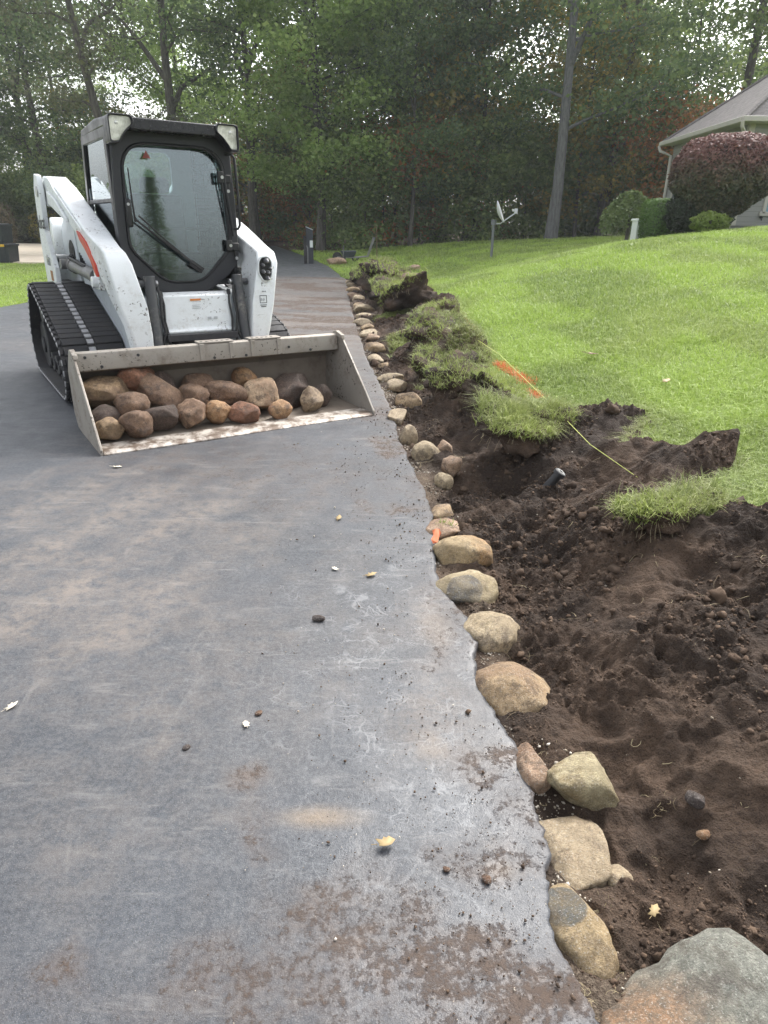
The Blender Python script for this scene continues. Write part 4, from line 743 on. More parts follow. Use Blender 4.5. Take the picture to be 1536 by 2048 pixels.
        m.ring([(.475, .855), (.475, .795), (.535, .795), (.535, .855)], [(.479, .851), (.479, .799), (.531, .799), (.531, .851)], xz(.8532), xz(.8545)); [m.box((.505, .8535, .78-.012*i), (.055-.012*i, .0012, .005)) for i in range(2)]; [m.tube([(.485+.02*i, .8532, .81), (.49+.02*i, .8532, .835), (.497+.02*i, .8532, .815)], .0014, 4) for i in range(2)]
        m.build('warning_decal', mInk, arm)
# quick-attach frame
m = MB(); m.box((0, .90, .56), (.56, .06, .05)); m.box((0, .92, .42), (.9, .05, .06)); m.box((-.27, .90, .5), (.012, .03, .2)); m.box((.28, .90, .5), (.012, .03, .2)); m.box((.03, .98, .5), (.12, .03, .2)); m.cyl((-.36, .88, .47), (-.2, .88, .47), .014); m.cyl((.2, .88, .47), (.36, .88, .47), .014); m.tube([(-.22, 1.0, .52), (-.1, .96, .47), (.08, .97, .5), (.2, 1.0, .46)], .016); m.cyl((-.18, 1.0, .5), (-.05, 1.0, .52), .035); m.cyl((.12, 1.02, .50), (.24, 1.02, .5), .05)
m.build('quick_attach_frame', mDk, root, .004)

# -- bucket
W = 1.015
outp = [(0, 0), (.62, 0), (.74, .03), (.80, .12), (.80, .36), (.70, .50), (.60, .555), (.555, .555), (.545, .44), (.575, .42), (.585, .52), (.66, .475), (.755, .35), (.755, .13), (.71, .06), (.61, .028), (0, .016)]
m = MB(); m.prism(outp, yz(-W), yz(W)); bk = m.build('bucket', mSteelIn, root, .004)
m = MB(); m.prism([(.552, .562), (.540, .553), (.526, .448), (.530, .436), (.545, .438), (.557, .548), (.62, .545), (.63, .556)], yz(-W+.01), yz(W-.01)); tt_ = m.build('top_band', mSteel, bk, .004)
for s_ in (-1, 1):
    m = MB(); m.prism([(-.015, -.004), (-.015, .035), (.10, .16), (.50, .56), (.56, .575), (.64, .56), (.80, .40), (.82, .10), (.74, .0), (.6, -.006)], yz(W*s_), yz((W+.016)*s_)); m.build('side_plate', mSteel, bk, .004)
    m = MB(); m.prism([(.46, .53), (.47, .56), (.56, .585), (.61, .575), (.6, .55)], yz((W-.012)*s_), yz((W+.02)*s_)); m.build('corner_gusset', mSteel, bk, .003)
m = MB(); m.prism([(-.02, -.003), (-.02, .006), (.0, .022), (.15, .030), (.16, .018), (.15, .0)], yz(-W+.004), yz(W-.004)); m.build('cutting_edge', mEdge, bk, .002)
for x0, x1 in ((-.16, .11), (.24, .50)):
    m = MB(); m.box(((x0+x1)/2, .585, .567), (x1-x0, .10, .012)); m.box((x0+.02, .530, .50), (.035, .012, .12)); m.box((x1-.02, .530, .50), (.035, .012, .12)); st1 = m.build('step_plate', mSteel, bk, .003)
    m = MB(); [m.cyl((x0+.03+.04*i, .565, .566), (x0+.03+.04*i, .565, .5745), .011, n=12) for i in range(int((x1-x0-.03)/.04))]; m.build('step_hole', mKs, st1)
m = MB(); [m.cyl((x_, .527, z_), (x_, .521, z_), .010, n=12) for x_, z_ in [(-.85, .46), (-.6, .52), (-.05, .455), (.2, .455), (.56, .49), (.75, .455), (-.95, .53)]]; m.build('bolt', mDk, bk)

# -- cab
fo = radial(roundpoly([(-.435, 1.975), (-.462, 1.5), (-.465, 1.10), (-.39, 1.0), (-.17, .845), (.17, .845), (.39, 1.0), (.465, 1.10), (.462, 1.5), (.435, 1.975)], [.05, .1, .08, .1, .12, .12, .1, .08, .1, .05], 6), (0, 1.42), 96)
gl = radial(roundpoly([(-.365, 1.885), (-.385, 1.19), (-.145, .95), (.145, .95), (.385, 1.19), (.365, 1.885)], [.19, .07, .09, .09, .07, .19], 7), (0, 1.42), 96)
g2 = [(x_*1.045, 1.42+(z_-1.42)*1.03) for x_, z_ in gl]
m = MB(); m.ring(fo, g2, xz(1.10), xz(1.20)); cab = m.build('cab', painted('cab_frame_paint', (.020, .021, .025), .45, (.08, .075, .07), .3, 6), root, .008, 2); cab.location = (-.02, .06, .008)
m = MB(); m.ring(g2, gl, xz(1.092), xz(1.13)); m.build('door_seal', mKs, cab, .004)
m = MB(); m.prism(gl, lambda a, b: (a, 1.13+(b-1.42)*.052, b), lambda a, b: (a, 1.136+(b-1.42)*.052, b)); ws = m.build('windshield', mGl, cab)
m = MB(); m.poly([(-.225, 1.1155, 1.80), (-.165, 1.1155, 1.80), (-.195, 1.1155, 1.852)]); bmesh.ops.solidify(m.bm, geom=m.bm.faces[:], thickness=.001); m.build('warning_triangle', plain('sticker_red', (.45, .14, .12), .6), ws)
for s_ in (-1, 1):
    out_ = [(1.14, .90), (1.14, 1.99), (1.98, 1.99), (2.08, 1.6), (2.10, .90)]; inn = [(1.215, 1.0), (1.215, 1.925), (1.925, 1.925), (2.01, 1.58), (2.02, 1.0)]
    m = MB(); m.ring(out_, inn, yz(.425*s_), yz(.462*s_)); m.box((.444*s_, 1.61, 1.515), (.03, .82, .03)); m.build('side_frame', mK, cab, .006)
    m = MB(); m.prism(inn, yz(.438*s_), yz(.444*s_)); m.build('side_window', mGl2, cab)
    m = MB(); [m.box((.425*s_, 1.61, z_), (.006, .8, .010)) for z_ in np.arange(1.05, 1.92, .052)]; [m.box((.425*s_, y_, 1.48), (.006, .010, .9)) for y_ in np.arange(1.24, 2.0, .06)]; m.build('side_screen', plain('screen_steel', (.03, .03, .032), .5), cab)
m = MB(); m.ring(radial([(-.45, .9), (-.45, 1.98), (.45, 1.98), (.45, .9)], (.01, 1.76), 64), radial(roundpoly([(-.23, 1.60), (-.23, 1.92), (.25, 1.92), (.25, 1.60)], .07), (.01, 1.76), 64), xz(2.0), xz(2.04)); m.build('rear_wall', mInt, cab, .006)
m = MB(); m.prism(roundpoly([(-.23, 1.60), (-.23, 1.92), (.25, 1.92), (.25, 1.60)], .07), xz(2.018), xz(2.023)); m.build('rear_window', glass('rear_glass', (.85, .92, .92), .08), cab)
m = MB(); m.prism([(1.03, 1.985), (1.02, 2.02), (1.06, 2.05), (1.5, 2.068), (1.98, 2.04), (2.02, 1.98)], yz(-.455), yz(.455)); m.build('roof', mK, cab, .016, 3)
m = MB(); m.prism(roundpoly([(-.32, 1.965), (-.32, 2.04), (.30, 2.04), (.30, 1.965)], .01), xz(.985), xz(1.14)); m.build('visor_beam', plain('gloss_black', (.012, .012, .014), .22), cab, .03, 4)
m = MB(); m.box((0, 1.55, 1.965), (.84, .8, .02)); m.build('headliner', mInt, cab); m = MB(); m.box((0, 1.6, .93), (.84, .9, .04)); m.build('cab_floor', mDk, cab)
for s_ in (-1, 1):
    P = [(.485, 2.052), (.315, 2.052), (.30, 2.0), (.355, 1.96), (.405, 1.90), (.42, 1.875), (.485, 1.872)]; P = [(a*s_*.965, b) for a, b in P]; o_ = roundpoly(P, [.03, .02, .02, .03, .03, .015, .02], 4)
    cx, cz = .415*s_*.965, 1.985; i_ = [(cx+(a-cx)*.88, cz+(b-cz)*.88) for a, b in o_]
    m = MB(); m.ring(o_, i_, xz(.965), xz(1.03)); m.prism(o_, xz(1.03), xz(1.13)); hl = m.build('headlight', plain('lamp_housing', (.014, .014, .016), .35), cab, .006)
    m = MB(); m.prism(i_, xz(.985), xz(1.0)); m.build('lens', mLens, hl, .004); m = MB(); m.sph((cx+.01*s_, .984, cz+.015), .014, 2, (1, .4, 1)); m.build('bulb', plain('bulb', (.8, .8, .75), .1, .3), hl)
m = MB(); m.box((-.372, 1.085, 1.43), (.042, .028, .19)); hn = m.build('door_latch', mK, cab, .016, 4); m = MB(); m.cyl((-.375, 1.068, 1.49), (-.375, 1.073, 1.49), .010); m.build('lock', mBolt, hn)
for (x_, z_) in ((.352, 1.70), (.385, 1.21)):
    m = MB(); m.box((x_-.01, 1.08, z_), (.05, .03, .085)); m.box((x_+.045, 1.09, z_-.01), (.06, .035, .06)); m.box((x_+.05, 1.095, z_-.06), (.03, .03, .06)); hg = m.build('hinge', mKs, cab, .008, 2); m = MB(); m.cyl((x_, 1.062, z_), (x_, 1.068, z_), .012); m.cyl((x_+.045, 1.066, z_-.095), (x_+.045, 1.078, z_-.095), .012); m.build('bolt', mBolt, hg)
m = MB(); m.tube([(.372, 1.08, 1.70), (.42, 1.08, 1.28)], .012); m.tube([(.35, 1.08, 1.66), (.395, 1.08, 1.30)], .008); m.build('door_strut', mK, cab)
m = MB(); m.tube([(.40, 1.09, 1.86), (.435, 1.05, 1.86), (.45, 1.04, 1.835), (.463, 1.04, 1.58), (.462, 1.04, 1.36), (.45, 1.05, 1.335), (.42, 1.09, 1.33)], .0105); m.build('grab_handle', mKs, cab)
m = MB(); m.box((.09, 1.075, 1.055), (.11, .04, .045), Matrix.Rotation(R(35), 3, 'Y')); m.tube([(.13, 1.06, 1.03), (-.10, 1.055, 1.20), (-.335, 1.06, 1.385)], [.011, .009, .007]); m.tube([(.10, 1.06, 1.055), (-.12, 1.055, 1.235), (-.315, 1.06, 1.415)], .006); wp = m.build('wiper', mKs, cab)
m = MB(); m.tube([(-.335, 1.085, 1.37), (-.342, 1.083, 1.50), (-.345, 1.085, 1.73)], [.008, .007, .004]); m.build('wiper_blade', mKs, wp)
m = MB(); m.box((.05, 1.62, 1.08), (.46, .44, .13)); m.box((.05, 1.84, 1.34), (.44, .11, .5), Matrix.Rotation(R(-8), 3, 'X')); m.box((.05, 1.87, 1.66), (.24, .08, .12)); m.build('seat', mSeat, cab, .035, 3)
m = MB(); m.box((-.27, 1.5, 1.17), (.09, .3, .05)); m.box((.34, 1.5, 1.17), (.09, .3, .05)); m.build('armrest', mDk, cab, .015)
for x_ in (-.27, .34): m = MB(); m.cyl((x_, 1.4, 1.18), (x_, 1.38, 1.28), .012); m.sph((x_, 1.375, 1.31), .026, 2, (1, 1, 1.5)); m.build('joystick', mKs, cab)
m = MB(); m.tube([(-.30, 1.75, 1.45), (-.30, 1.35, 1.36), (-.2, 1.30, 1.33), (.26, 1.30, 1.33), (.38, 1.35, 1.36), (.38, 1.75, 1.45)], .013); m.build('lap_bar', mDk, cab)

# ------------------------------------------------------------------ house and its planting
hz = 1.28
s = NT('siding'); P = s.tc.outputs['Object']; sx = s.n('ShaderNodeSeparateXYZ'); s.put(sx.inputs[0], P); fr = s.ma('FRACT', s.ma('MULTIPLY', sx.outputs[2], 1/.13))
mSid = s.out(s.mix(s.mapr(fr, .0, .09, 1, 0), (.27, .27, .26), (.10, .10, .10)), .6, 0, s.bump(fr, .6, .02))
s = NT('shingles'); br = s.n('ShaderNodeTexBrick'); s.put(br.inputs['Vector'], s.tc.outputs['Generated']); br.inputs['Scale'].default_value = 1
sg = NT('roof_shingles'); P = sg.tc.outputs['Object']; sx = sg.n('ShaderNodeSeparateXYZ'); sg.put(sx.inputs[0], P); fr = sg.ma('FRACT', sg.ma('MULTIPLY', sx.outputs[2], 1/.085)); nz = sg.noise(9, 5, .8)
c = sg.mix(sg.mapr(nz, .35, .65), (.13, .12, .115), (.22, .20, .195)); c = sg.mix(sg.mapr(fr, 0, .16, .8, 0), c, (.10, .09, .085)); mRoof = sg.out(c, .9, 0, sg.bump(fr, .6, .02))
mTrim = plain('trim_beige', (.44, .42, .37), .5, var=.1); mWin = plain('window_glass', (.05, .07, .08), .06); mBlue = plain('window_painted_reflection', (.20, .34, .40), .08); mFnd = plain('foundation', (.20, .20, .20), .9)  # blue pane colour puts a reflection into one window's glass
hs_ = empty('house', (9.23, 19.65, hz), 0, 'single-storey house with grey hip roof and beige siding behind the big round shrub', 'house')
m = MB(); m.prism([(0, 0), (0, 5.0), (13, 5.0), (13, 0)], lambda a, b: (a, b, .30), lambda a, b: (a, b, 2.72)); m.build('wall', mSid, hs_)
m = MB(); m.prism([(.03, .03), (.03, 4.97), (12.97, 4.97), (12.97, .03)], lambda a, b: (a, b, -.6), lambda a, b: (a, b, .30)); m.build('foundation', mFnd, hs_)
ov = .30; b = [(-ov, -ov, 2.80), (13+ov, -ov, 2.80), (13+ov, 5+ov, 2.80), (-ov, 5+ov, 2.80)]; r_ = [(2.9, 2.5, 5.15), (10.1, 2.5, 5.15)]
m = MB(); vb = [m.bm.verts.new(q) for q in b+r_]; [m.bm.faces.new([vb[i] for i in f]) for f in ((0, 1, 5, 4), (1, 2, 5), (2, 3, 4, 5), (3, 0, 4), (3, 2, 1, 0))]; rf = m.build('roof', mRoof, hs_)
m = MB()
for a, b_ in ((b[0], r_[0]), (b[3], r_[0])): m.tube([Vector(a)*1, Vector(b_)*1], .06, 6)
m.build('ridge_caps', mRoof, rf)
m = MB(); m.box((6.5, -ov-.05, 2.76), (13+2*ov+.2, .11, .13)); m.box((-ov-.05, 2.5, 2.76), (.11, 5+2*ov, .13)); m.build('gutter', mTrim, hs_, .02)
m = MB(); m.box((6.5, -ov/2, 2.71), (13+2*ov-.02, ov, .02)); m.box((-ov/2, 2.5, 2.712), (ov, 5+ov, .02)); m.build('soffit', mTrim, hs_)
for pts in ([(-.42, -.42, 2.7), (-.40, -.40, 2.58), (-.10, -.10, 2.38), (-.055, -.02, 2.25), (-.055, -.02, .1)], [(-.42, 5.2, 2.7), (-.38, 5.15, 2.55), (-.07, 4.95, 2.4), (-.07, 4.95, .1)]): m = MB(); m.tube(pts, .045, 6); m.build('downspout', mTrim, hs_)
m = MB(); m.box((-.008, .06, 1.5), (.03, .12, 2.4)); m.box((.06, -.008, 1.5), (.12, .03, 2.4)); m.build('corner_trim', mTrim, hs_)
def window(parent, c, w_, h_, axis, gm):
    f = MB(); d = .06
    def bx(u, z_, su, sz): f.box((c[0]-(.02 if axis == 'x' else 0), c[1]+u, z_) if axis == 'x' else (c[0]+u, c[1]-.02, z_), (d, su, sz) if axis == 'x' else (su, d, sz))
    bx(0, c[2]+h_/2, w_+.16, .09); bx(0, c[2]-h_/2, w_+.2, .11); bx(-w_/2, c[2], .09, h_); bx(w_/2, c[2], .09, h_); bx(0, c[2], w_, .06)
    fo_ = f.build('window', mTrim, parent, .01); g = MB(); g.box((c[0]-.008, c[1], c[2]) if axis == 'x' else (c[0], c[1]-.008, c[2]), (.02, w_, h_) if axis == 'x' else (w_, .02, h_)); g.build('pane', gm, fo_)
window(hs_, (0, 3.7, 1.5), 1.5, 1.5, 'x', mWin); window(hs_, (0, 1.3, 1.6), 1.0, 1.3, 'x', mWin); window(hs_, (1.35, 0, 1.55), 1.1, 1.9, 'y', mBlue); window(hs_, (4.6, 0, 1.55), 1.4, 1.6, 'y', mWin)
m = MB(); m.cyl((.75, -.02, .52), (.75, -.09, .50), .03); m.tube([(.75, -.08, .5), (.74, -.12, .44)], .018, 6); m.build('hose_tap', mKs, hs_)

def leafmesh(P, size, r, nrm=None, fold=.25, asp=.55):
    """one folded pointed leaf of two triangles per point"""
    n = len(P); a = r.normal(size=(n, 3)); a[:, 2] *= .6; a /= np.linalg.norm(a, axis=1)[:, None]; b = r.normal(size=(n, 3))
    if nrm is not None: a = a-nrm*(a*nrm).sum(1)[:, None]*.6; a /= np.linalg.norm(a, axis=1)[:, None]; b = np.cross(a, nrm+r.normal(size=(n, 3))*.45)
    b = b-a*(a*b).sum(1)[:, None]; b /= np.linalg.norm(b, axis=1)[:, None]+1e-9; c = np.cross(a, b); s_ = (size*r.uniform(.6, 1.3, n))[:, None]
    V = np.stack([P-a*s_*.5, P+b*s_*asp*.5+c*s_*fold*.4, P+a*s_*.5, P-b*s_*asp*.5+c*s_*fold*.4], 1).reshape(-1, 3)
    i = np.arange(n)[:, None]*4; return V, np.concatenate([i+[0, 1, 2], i+[0, 2, 3]])
def shell_bush(name, loc, dims, n, size, mat_, label, cat, seed, power=2.6, lo=-.95, rough=.06, stems=5, stemh=.3, colr=None, group=None):
    """clipped shrub: leaves through the outer shell of a rounded block, stems inside"""
    r = np.random.default_rng(seed); v = r.normal(size=(n, 3)); v /= np.linalg.norm(v, axis=1)[:, None]; nrm = v.copy()
    v = v/((np.abs(v)**power).sum(1)**(1/power))[:, None]; ok = v[:, 2] > lo; v, nrm = v[ok], nrm[ok]; n = len(v)
    d = 1-np.abs(r.normal(0, .07, n))+rough*fbm(v[:, 0]*3, v[:, 1]*3, v[:, 2]*3, seed, 3); P = v*d[:, None]*np.array(dims)/2; P[:, :2] *= (.72+.28*sstep(-.95, -.1, v[:, 2]))[:, None] if name == 'burning_bush' else 1
    V, Fc = leafmesh(P, np.full(n, size), r, nrm); t = empty(name, loc, 0, label, cat, group)
    z = np.repeat((v[:, 2]+1)/2+r.normal(0, .07, n), 4)
    o = link('foliage', npmesh(name+'_leaves', V, Fc, {'hgt': z}), mat_, t); o.location = (0, 0, dims[2]/2+stemh)
    m = MB()
    for k in range(stems):
        a = 6.28*k/stems; e = (math.cos(a)*dims[0]*.3, math.sin(a)*dims[1]*.3, dims[2]*.7+stemh); m.tube([(math.cos(a)*.06, math.sin(a)*.06, -.1), (e[0]*.4, e[1]*.4, e[2]*.5), e], [.035, .025, .01], 6)
    m.box((0, 0, dims[2]*.5+stemh), (dims[0]*.62, dims[1]*.62, dims[2]*.62)) if False else None
    m.build('stems', mBark, t)
    # added solid dark core: stops light passing through, stands for inner shade
    vv, ff = ico(3); vv = vv/((np.abs(vv)**power).sum(1)**(1/power))[:, None]*(1+.1*fbm(vv[:, 0]*3, vv[:, 1]*3, vv[:, 2]*3, seed, 2))[:, None]*np.array(dims)*.5*.80; h_ = link('shade_core', npmesh(name+'_core', vv, ff, None, True), mCore, t); h_.location = (0, 0, dims[2]/2+stemh)
    return t
s = NT('bark'); sv = s.vm('MULTIPLY', s.tc.outputs['Object'], (14, 14, 2.2)); a = s.noise(1, 6, .75, sv); b = s.noise(.6, 3)
c = s.mix(s.mapr(a, .35, .65), (.045, .040, .035), (.13, .12, .105)); mBark = s.out(s.mix(s.mapr(b, .4, .7, 0, .4), c, (.085, .09, .06)), .9, 0, s.bump(a, .9, .04), .2)
s = NT('grey_bark'); sv = s.vm('MULTIPLY', s.tc.outputs['Object'], (14, 14, 2.5)); a = s.noise(1, 6, .75, sv); mBarkG = s.out(s.mix(s.mapr(a, .35, .65), (.09, .09, .09), (.17, .17, .17)), .9, 0, s.bump(a, .8, .03), .2)
mCore = plain('core_shade', (.035, .035, .022), .95, scale=30)  # dark colour stands for the shade inside the shrubs
s = NT('burning_bush'); g = s.n('ShaderNodeNewGeometry'); r_ = g.outputs['Random Per Island']; hg_ = s.mapr(s.ma('ADD', s.attr('hgt'), s.ma('MULTIPLY', s.noise(1.6, 3), .5)), .55, 1.05)
mBurn = s.out(s.mix(hg_, s.mix(r_, (.045, .065, .035), (.12, .10, .06)), s.mix(r_, (.10, .04, .035), (.24, .12, .10))), .55, 0, None, .3, .2)
bz = float(H_(7.3, 16.4))
shell_bush('burning_bush', (7.38, 16.5, bz), (2.08, 2.0, 1.66), 26000, .075, mBurn, 'big clipped round shrub turning burgundy in front of the house corner', 'shrub', 5, 2.9, -1, .05, 7, .32)
shell_bush('yew_shrub', (7.2, 16.9, bz-.05), (1.5, 1.3, 1.0), 9000, .07, foliage('dark_leaf', [(.025, .04, .02), (.05, .07, .035)]), 'dark green low shrub under the burgundy one', 'shrub', 6, 2.4, -1, .1, 4, 0)
gl_ = foliage('hedge_leaf', [(.07, .14, .03), (.14, .24, .05)]); shell_bush('hedge', (6.74, 18.0, float(H_(6.74, 18))-.05), (.78, 1.3, .98), 15000, .05, gl_, 'small box-clipped bright green hedge left of the burgundy shrub', 'hedge', 8, 7, -1, .03, 4, 0)
ly_ = foliage('yellow_leaf', [(.12, .18, .03), (.25, .32, .07)]); shell_bush('low_shrub', (6.75, 15.3, float(H_(6.75, 15.3))-.03), (.75, .6, .42), 2600, .07, ly_, 'low yellow-green shrub in front of the burgundy shrub', 'shrub', 9, 2.2, -1, .2, 4, .02)
shell_bush('low_shrub', (8.6, 15.7, float(H_(8.6, 15.7))-.03), (.55, .5, .55), 2200, .07, ly_, 'yellow-green shrub at the right edge by the foundation', 'shrub', 10, 2.2, -1, .2, 4, .02)
pk = foliage('pink_flower', [(.30, .12, .12), (.55, .32, .30), (.12, .15, .06)]); shell_bush('flowering_shrub', (9.05, 16.9, float(H_(9.05, 16.9))+.55), (.5, .5, .45), 2400, .06, pk, 'dusty pink flowering shrub by the house wall at the right edge', 'shrub', 11, 2.2, -1, .2, 4, .2)
# weeping tree
t = empty('weeping_tree', (6.75, 20.5, float(H_(6.75, 20.5))), 0, 'small weeping green tree beside the white utility box', 'tree'); m = MB(); m.tube([(0, 0, -.2), (.02, 0, .6), (.05, .03, 1.0)], [.06, .05, .04]); m.build('trunk', mBark, t)
r = np.random.default_rng(4); a = r.uniform(0, 6.28, 3600); q = r.uniform(0, 1, 3600)**.7; P = np.stack([np.cos(a)*.78*q, np.sin(a)*.78*q, 1.28-.62*q**2.2-r.uniform(0, .42, 3600)*q+.1*np.sin(a*5)], -1); V, Fc = leafmesh(P, np.full(3600, .10), r); link('crown', npmesh('weep', V, Fc), foliage('weep_leaf', [(.10, .15, .05), (.22, .28, .10)]), t)
# utility box
t = empty('utility_box', (6.55, 18.9, float(H_(6.55, 18.9))), .25, 'white ribbed utility pedestal left of the clipped hedge', 'utility box'); mPw = plain('box_white', (.66, .69, .67), .45, var=.15)
m = MB(); m.prism([(-.2, -.1), (.2, -.1), (.2, .53), (-.2, .53)], lambda a, b: (a, -.14, b), lambda a, b: (a*.9, .14, b)); m.build('body', mPw, t, .015); m = MB(); m.box((0, 0, .555), (.42, .32, .06)); m.build('lid', mPw, t, .015); m = MB(); m.box((.03, -.152, .2), (.05, .02, .02)); m.build('latch', mDk, t)
# satellite dish
t = empty('satellite_dish', (3.40, 23.6, float(H_(3.4, 23.6))), R(76), 'grey satellite dish on a pole standing on the lawn crest', 'satellite dish'); mDi = plain('dish_grey', (.62, .63, .63), .4, var=.1); mPo = plain('pole_grey', (.16, .17, .18), .5)
m = MB(); m.cyl((0, 0, -.3), (0, 0, 1.02), .045); m.cyl((0, 0, .98), (0, 0, 1.14), .085); m.build('pole', mPo, t, .004)
m = MB(); rings = []; nr_, ns = 7, 32
for i in range(nr_+1):
    rr = .35*i/nr_; dep = .10*(i/nr_)**2; rings.append([m.bm.verts.new((math.cos(6.2832*k/ns)*rr*.92, -dep, math.sin(6.2832*k/ns)*rr)) for k in range(ns)] if i else [m.bm.verts.new((0, 0, 0))])
for k in range(ns): m.bm.faces.new((rings[0][0], rings[1][k], rings[1][(k+1) % ns]))
for i in range(1, nr_):
    for k in range(ns): m.bm.faces.new((rings[i][k], rings[i+1][k], rings[i+1][(k+1) % ns], rings[i][(k+1) % ns]))
ds = m.build('reflector', mDi, t, ang=80); ds.location = (0, -.10, 1.34); ds.rotation_euler = (R(-22), 0, 0); sm = ds.modifiers.new('s', 'SOLIDIFY'); sm.thickness = .012
m = MB(); m.tube([(0, -.02, 1.02), (0, -.2, 1.02), (0, -.66, 1.34)], .018, 6); m.build('feed_arm', mDi, t); m = MB(); m.box((0, -.68, 1.40), (.09, .10, .15)); m.cyl((0, -.62, 1.42), (0, -.56, 1.42), .035); m.build('receiver', mDi, t, .01)

# bollard, wheelbarrow, stake
t = empty('driveway_pedestal', (-2.93, 26.5, float(H_(-2.93, 26.5))), .2, 'dark post with slanted pale top and white tag beside the driveway', 'post'); m = MB(); m.prism([(-.12, -.2), (.12, -.2), (.12, 1.14), (-.12, 1.24)], lambda a, b: (a, -.12, b), lambda a, b: (a, .12, b)); m.build('post', plain('post_dark', (.022, .026, .034), .5), t, .01)
m = MB(); m.prism([(-.13, 1.25), (.13, 1.15), (.13, 1.17), (-.13, 1.27)], lambda a, b: (a, -.13, b), lambda a, b: (a, .13, b)); m.build('cap', mPw, t); m = MB(); m.box((.05, -.128, .68), (.11, .012, .24)); m.build('tag', mPw, t); m = MB(); m.box((-.17, -.03, .35), (.10, .14, 1.0)); m.prism([(-.22, .85), (-.12, .85), (-.12, .9), (-.22, .96)], lambda a, b: (a, -.1, b), lambda a, b: (a, .04, b)); m.build('side_box', mKs, t, .01); m = MB(); m.tube([(-.09, -.13, .0), (-.09, -.14, .55), (-.13, -.14, .62)], .022, 6); m.build('conduit', mDust, t)
t = empty('wheelbarrow', (-1.55, 27.3, float(H_(-1.55, 27.3))), .15, 'dark garden wheelbarrow resting on the lawn with its handles raised', 'wheelbarrow')
m = MB(); m.prism([(-.30, .40), (.30, .42), (.22, .20), (-.18, .17)], lambda a, b: (a, -.28 if b > .3 else -.2, b), lambda a, b: (a, .28 if b > .3 else .2, b)); m.build('tray', plain('tray_dark', (.05, .06, .075), .4), t, .03)
m = MB(); m.cyl((-.42, -.04, .18), (-.42, .04, .18), .18, n=28); m.build('wheel', mKs, t, .02); m = MB(); [m.tube([(-.42, y_*.3, .18), (.1, y_, .16), (.75, y_, .22), (1.0, y_, .9)], .022, 6) for y_ in (-.2, .2)]; m.build('handle', mDust, t); m = MB(); [m.tube([(.15, y_, .16), (.25, y_, -.02), (.4, y_, .18)], .018, 6) for y_ in (-.2, .2)]; m.build('leg', mDk, t)
t = empty('garden_shovel', (-1.72, 26.9, float(H_(-1.72, 26.9))), 0, 'shovel standing in the grass by the wheelbarrow tray', 'shovel'); m = MB(); m.tube([(0, 0, .2), (.03, 0, .62)], .018, 6); m.build('handle', mDust, t); m = MB(); m.prism([(-.10, .25), (.10, .25), (.09, -.02), (0, -.1), (-.09, -.02)], lambda a, b: (a, 0, b), lambda a, b: (a, .015, b)); m.build('blade', mDk, t)
t = MB(); t.tube([(0, 0, -.1), (-.05, 0, 1.35)], .014, 6); o = t.build('marker_stake', plain('stake_brown', (.13, .09, .05), .8), loc=(-.35, 22.6, float(H_(-.35, 22.6)))); tag(o, 'thin brown marker stake standing where the lawn meets the digging', 'stake')

# left side: totes, clipped shrub, shed
mTote = plain('tote_black', (.022, .026, .033), .45); mYel = plain('latch_yellow', (.70, .42, .03), .4)
def tote(z, dx, label):
    t = empty('storage_tote', (-13.75+dx, 24.75, z), -.1, label, 'storage tote', 'storage totes on the left'); m = MB(); m.prism([(-.40, 0), (.40, 0), (.44, .54), (-.44, .54)], lambda a, b: (a, -.30*(.92+.08*b/.54), b), lambda a, b: (a, .30*(.92+.08*b/.54), b))
    [m.box((x_, -.296, .26), (.025, .02, .46)) for x_ in (-.3, -.1, .1, .3)]; m.build('bin', mTote, t, .012); m = MB(); m.box((0, 0, .57), (.94, .66, .06)); m.box((0, 0, .605), (.8, .52, .03)); m.build('lid', mTote, t, .014)
    for x_ in (-.22, .26): m = MB(); m.box((x_, -.34, .55), (.16, .03, .08)); m.build('latch', mYel, t, .01)
tote(.04, .30, 'lower black storage tote with yellow latches on the grass edge'); tote(.675, .20, 'upper black storage tote stacked on another one')
shell_bush('clipped_shrub', (-16.35, 29, .05), (2.3, 2.2, 2.2), 7000, .09, foliage('brown_leaf', [(.09, .07, .045), (.20, .17, .11)]), 'brownish rounded shrub behind the totes at the left edge', 'shrub', 14, 2.5, -1, .1, 5, 0)
t = empty('shed', (-10.9, 44.2, .35), 0, 'beige garden shed with brown metal roof at the end of the driveway', 'shed'); mBe = plain('shed_beige', (.50, .46, .38), .7, var=.1); mBr = plain('shed_brown', (.12, .075, .065), .5)
m = MB(); m.prism([(-1.6, -.2), (1.6, -.2), (1.6, 1.75), (-1.6, 1.75)], lambda a, b: (a, -1.2, b), lambda a, b: (a, 1.2, b)); m.build('wall', mBe, t); m = MB(); m.prism([(-1.45, 1.72), (0, 2.35), (1.45, 1.72), (1.45, 1.80), (0, 2.46), (-1.45, 1.80)], lambda a, b: (-1.85, a, b), lambda a, b: (1.85, a, b)); [m.box((x_, -.74, 2.13), (.04, 1.52, .03), Matrix.Rotation(R(23.6), 3, 'X')) for x_ in np.arange(-1.8, 1.85, .3)]; m.build('roof', mBr, t)
m = MB(); m.box((1.58, -1.21, .8), (.10, .05, 1.95)); m.box((-1.58, -1.21, .8), (.10, .05, 1.95)); m.build('corner_trim', mBr, t); m = MB(); m.box((-.2, -1.22, .75), (1.1, .04, 1.75)); m.build('door', mBr, t, .01)

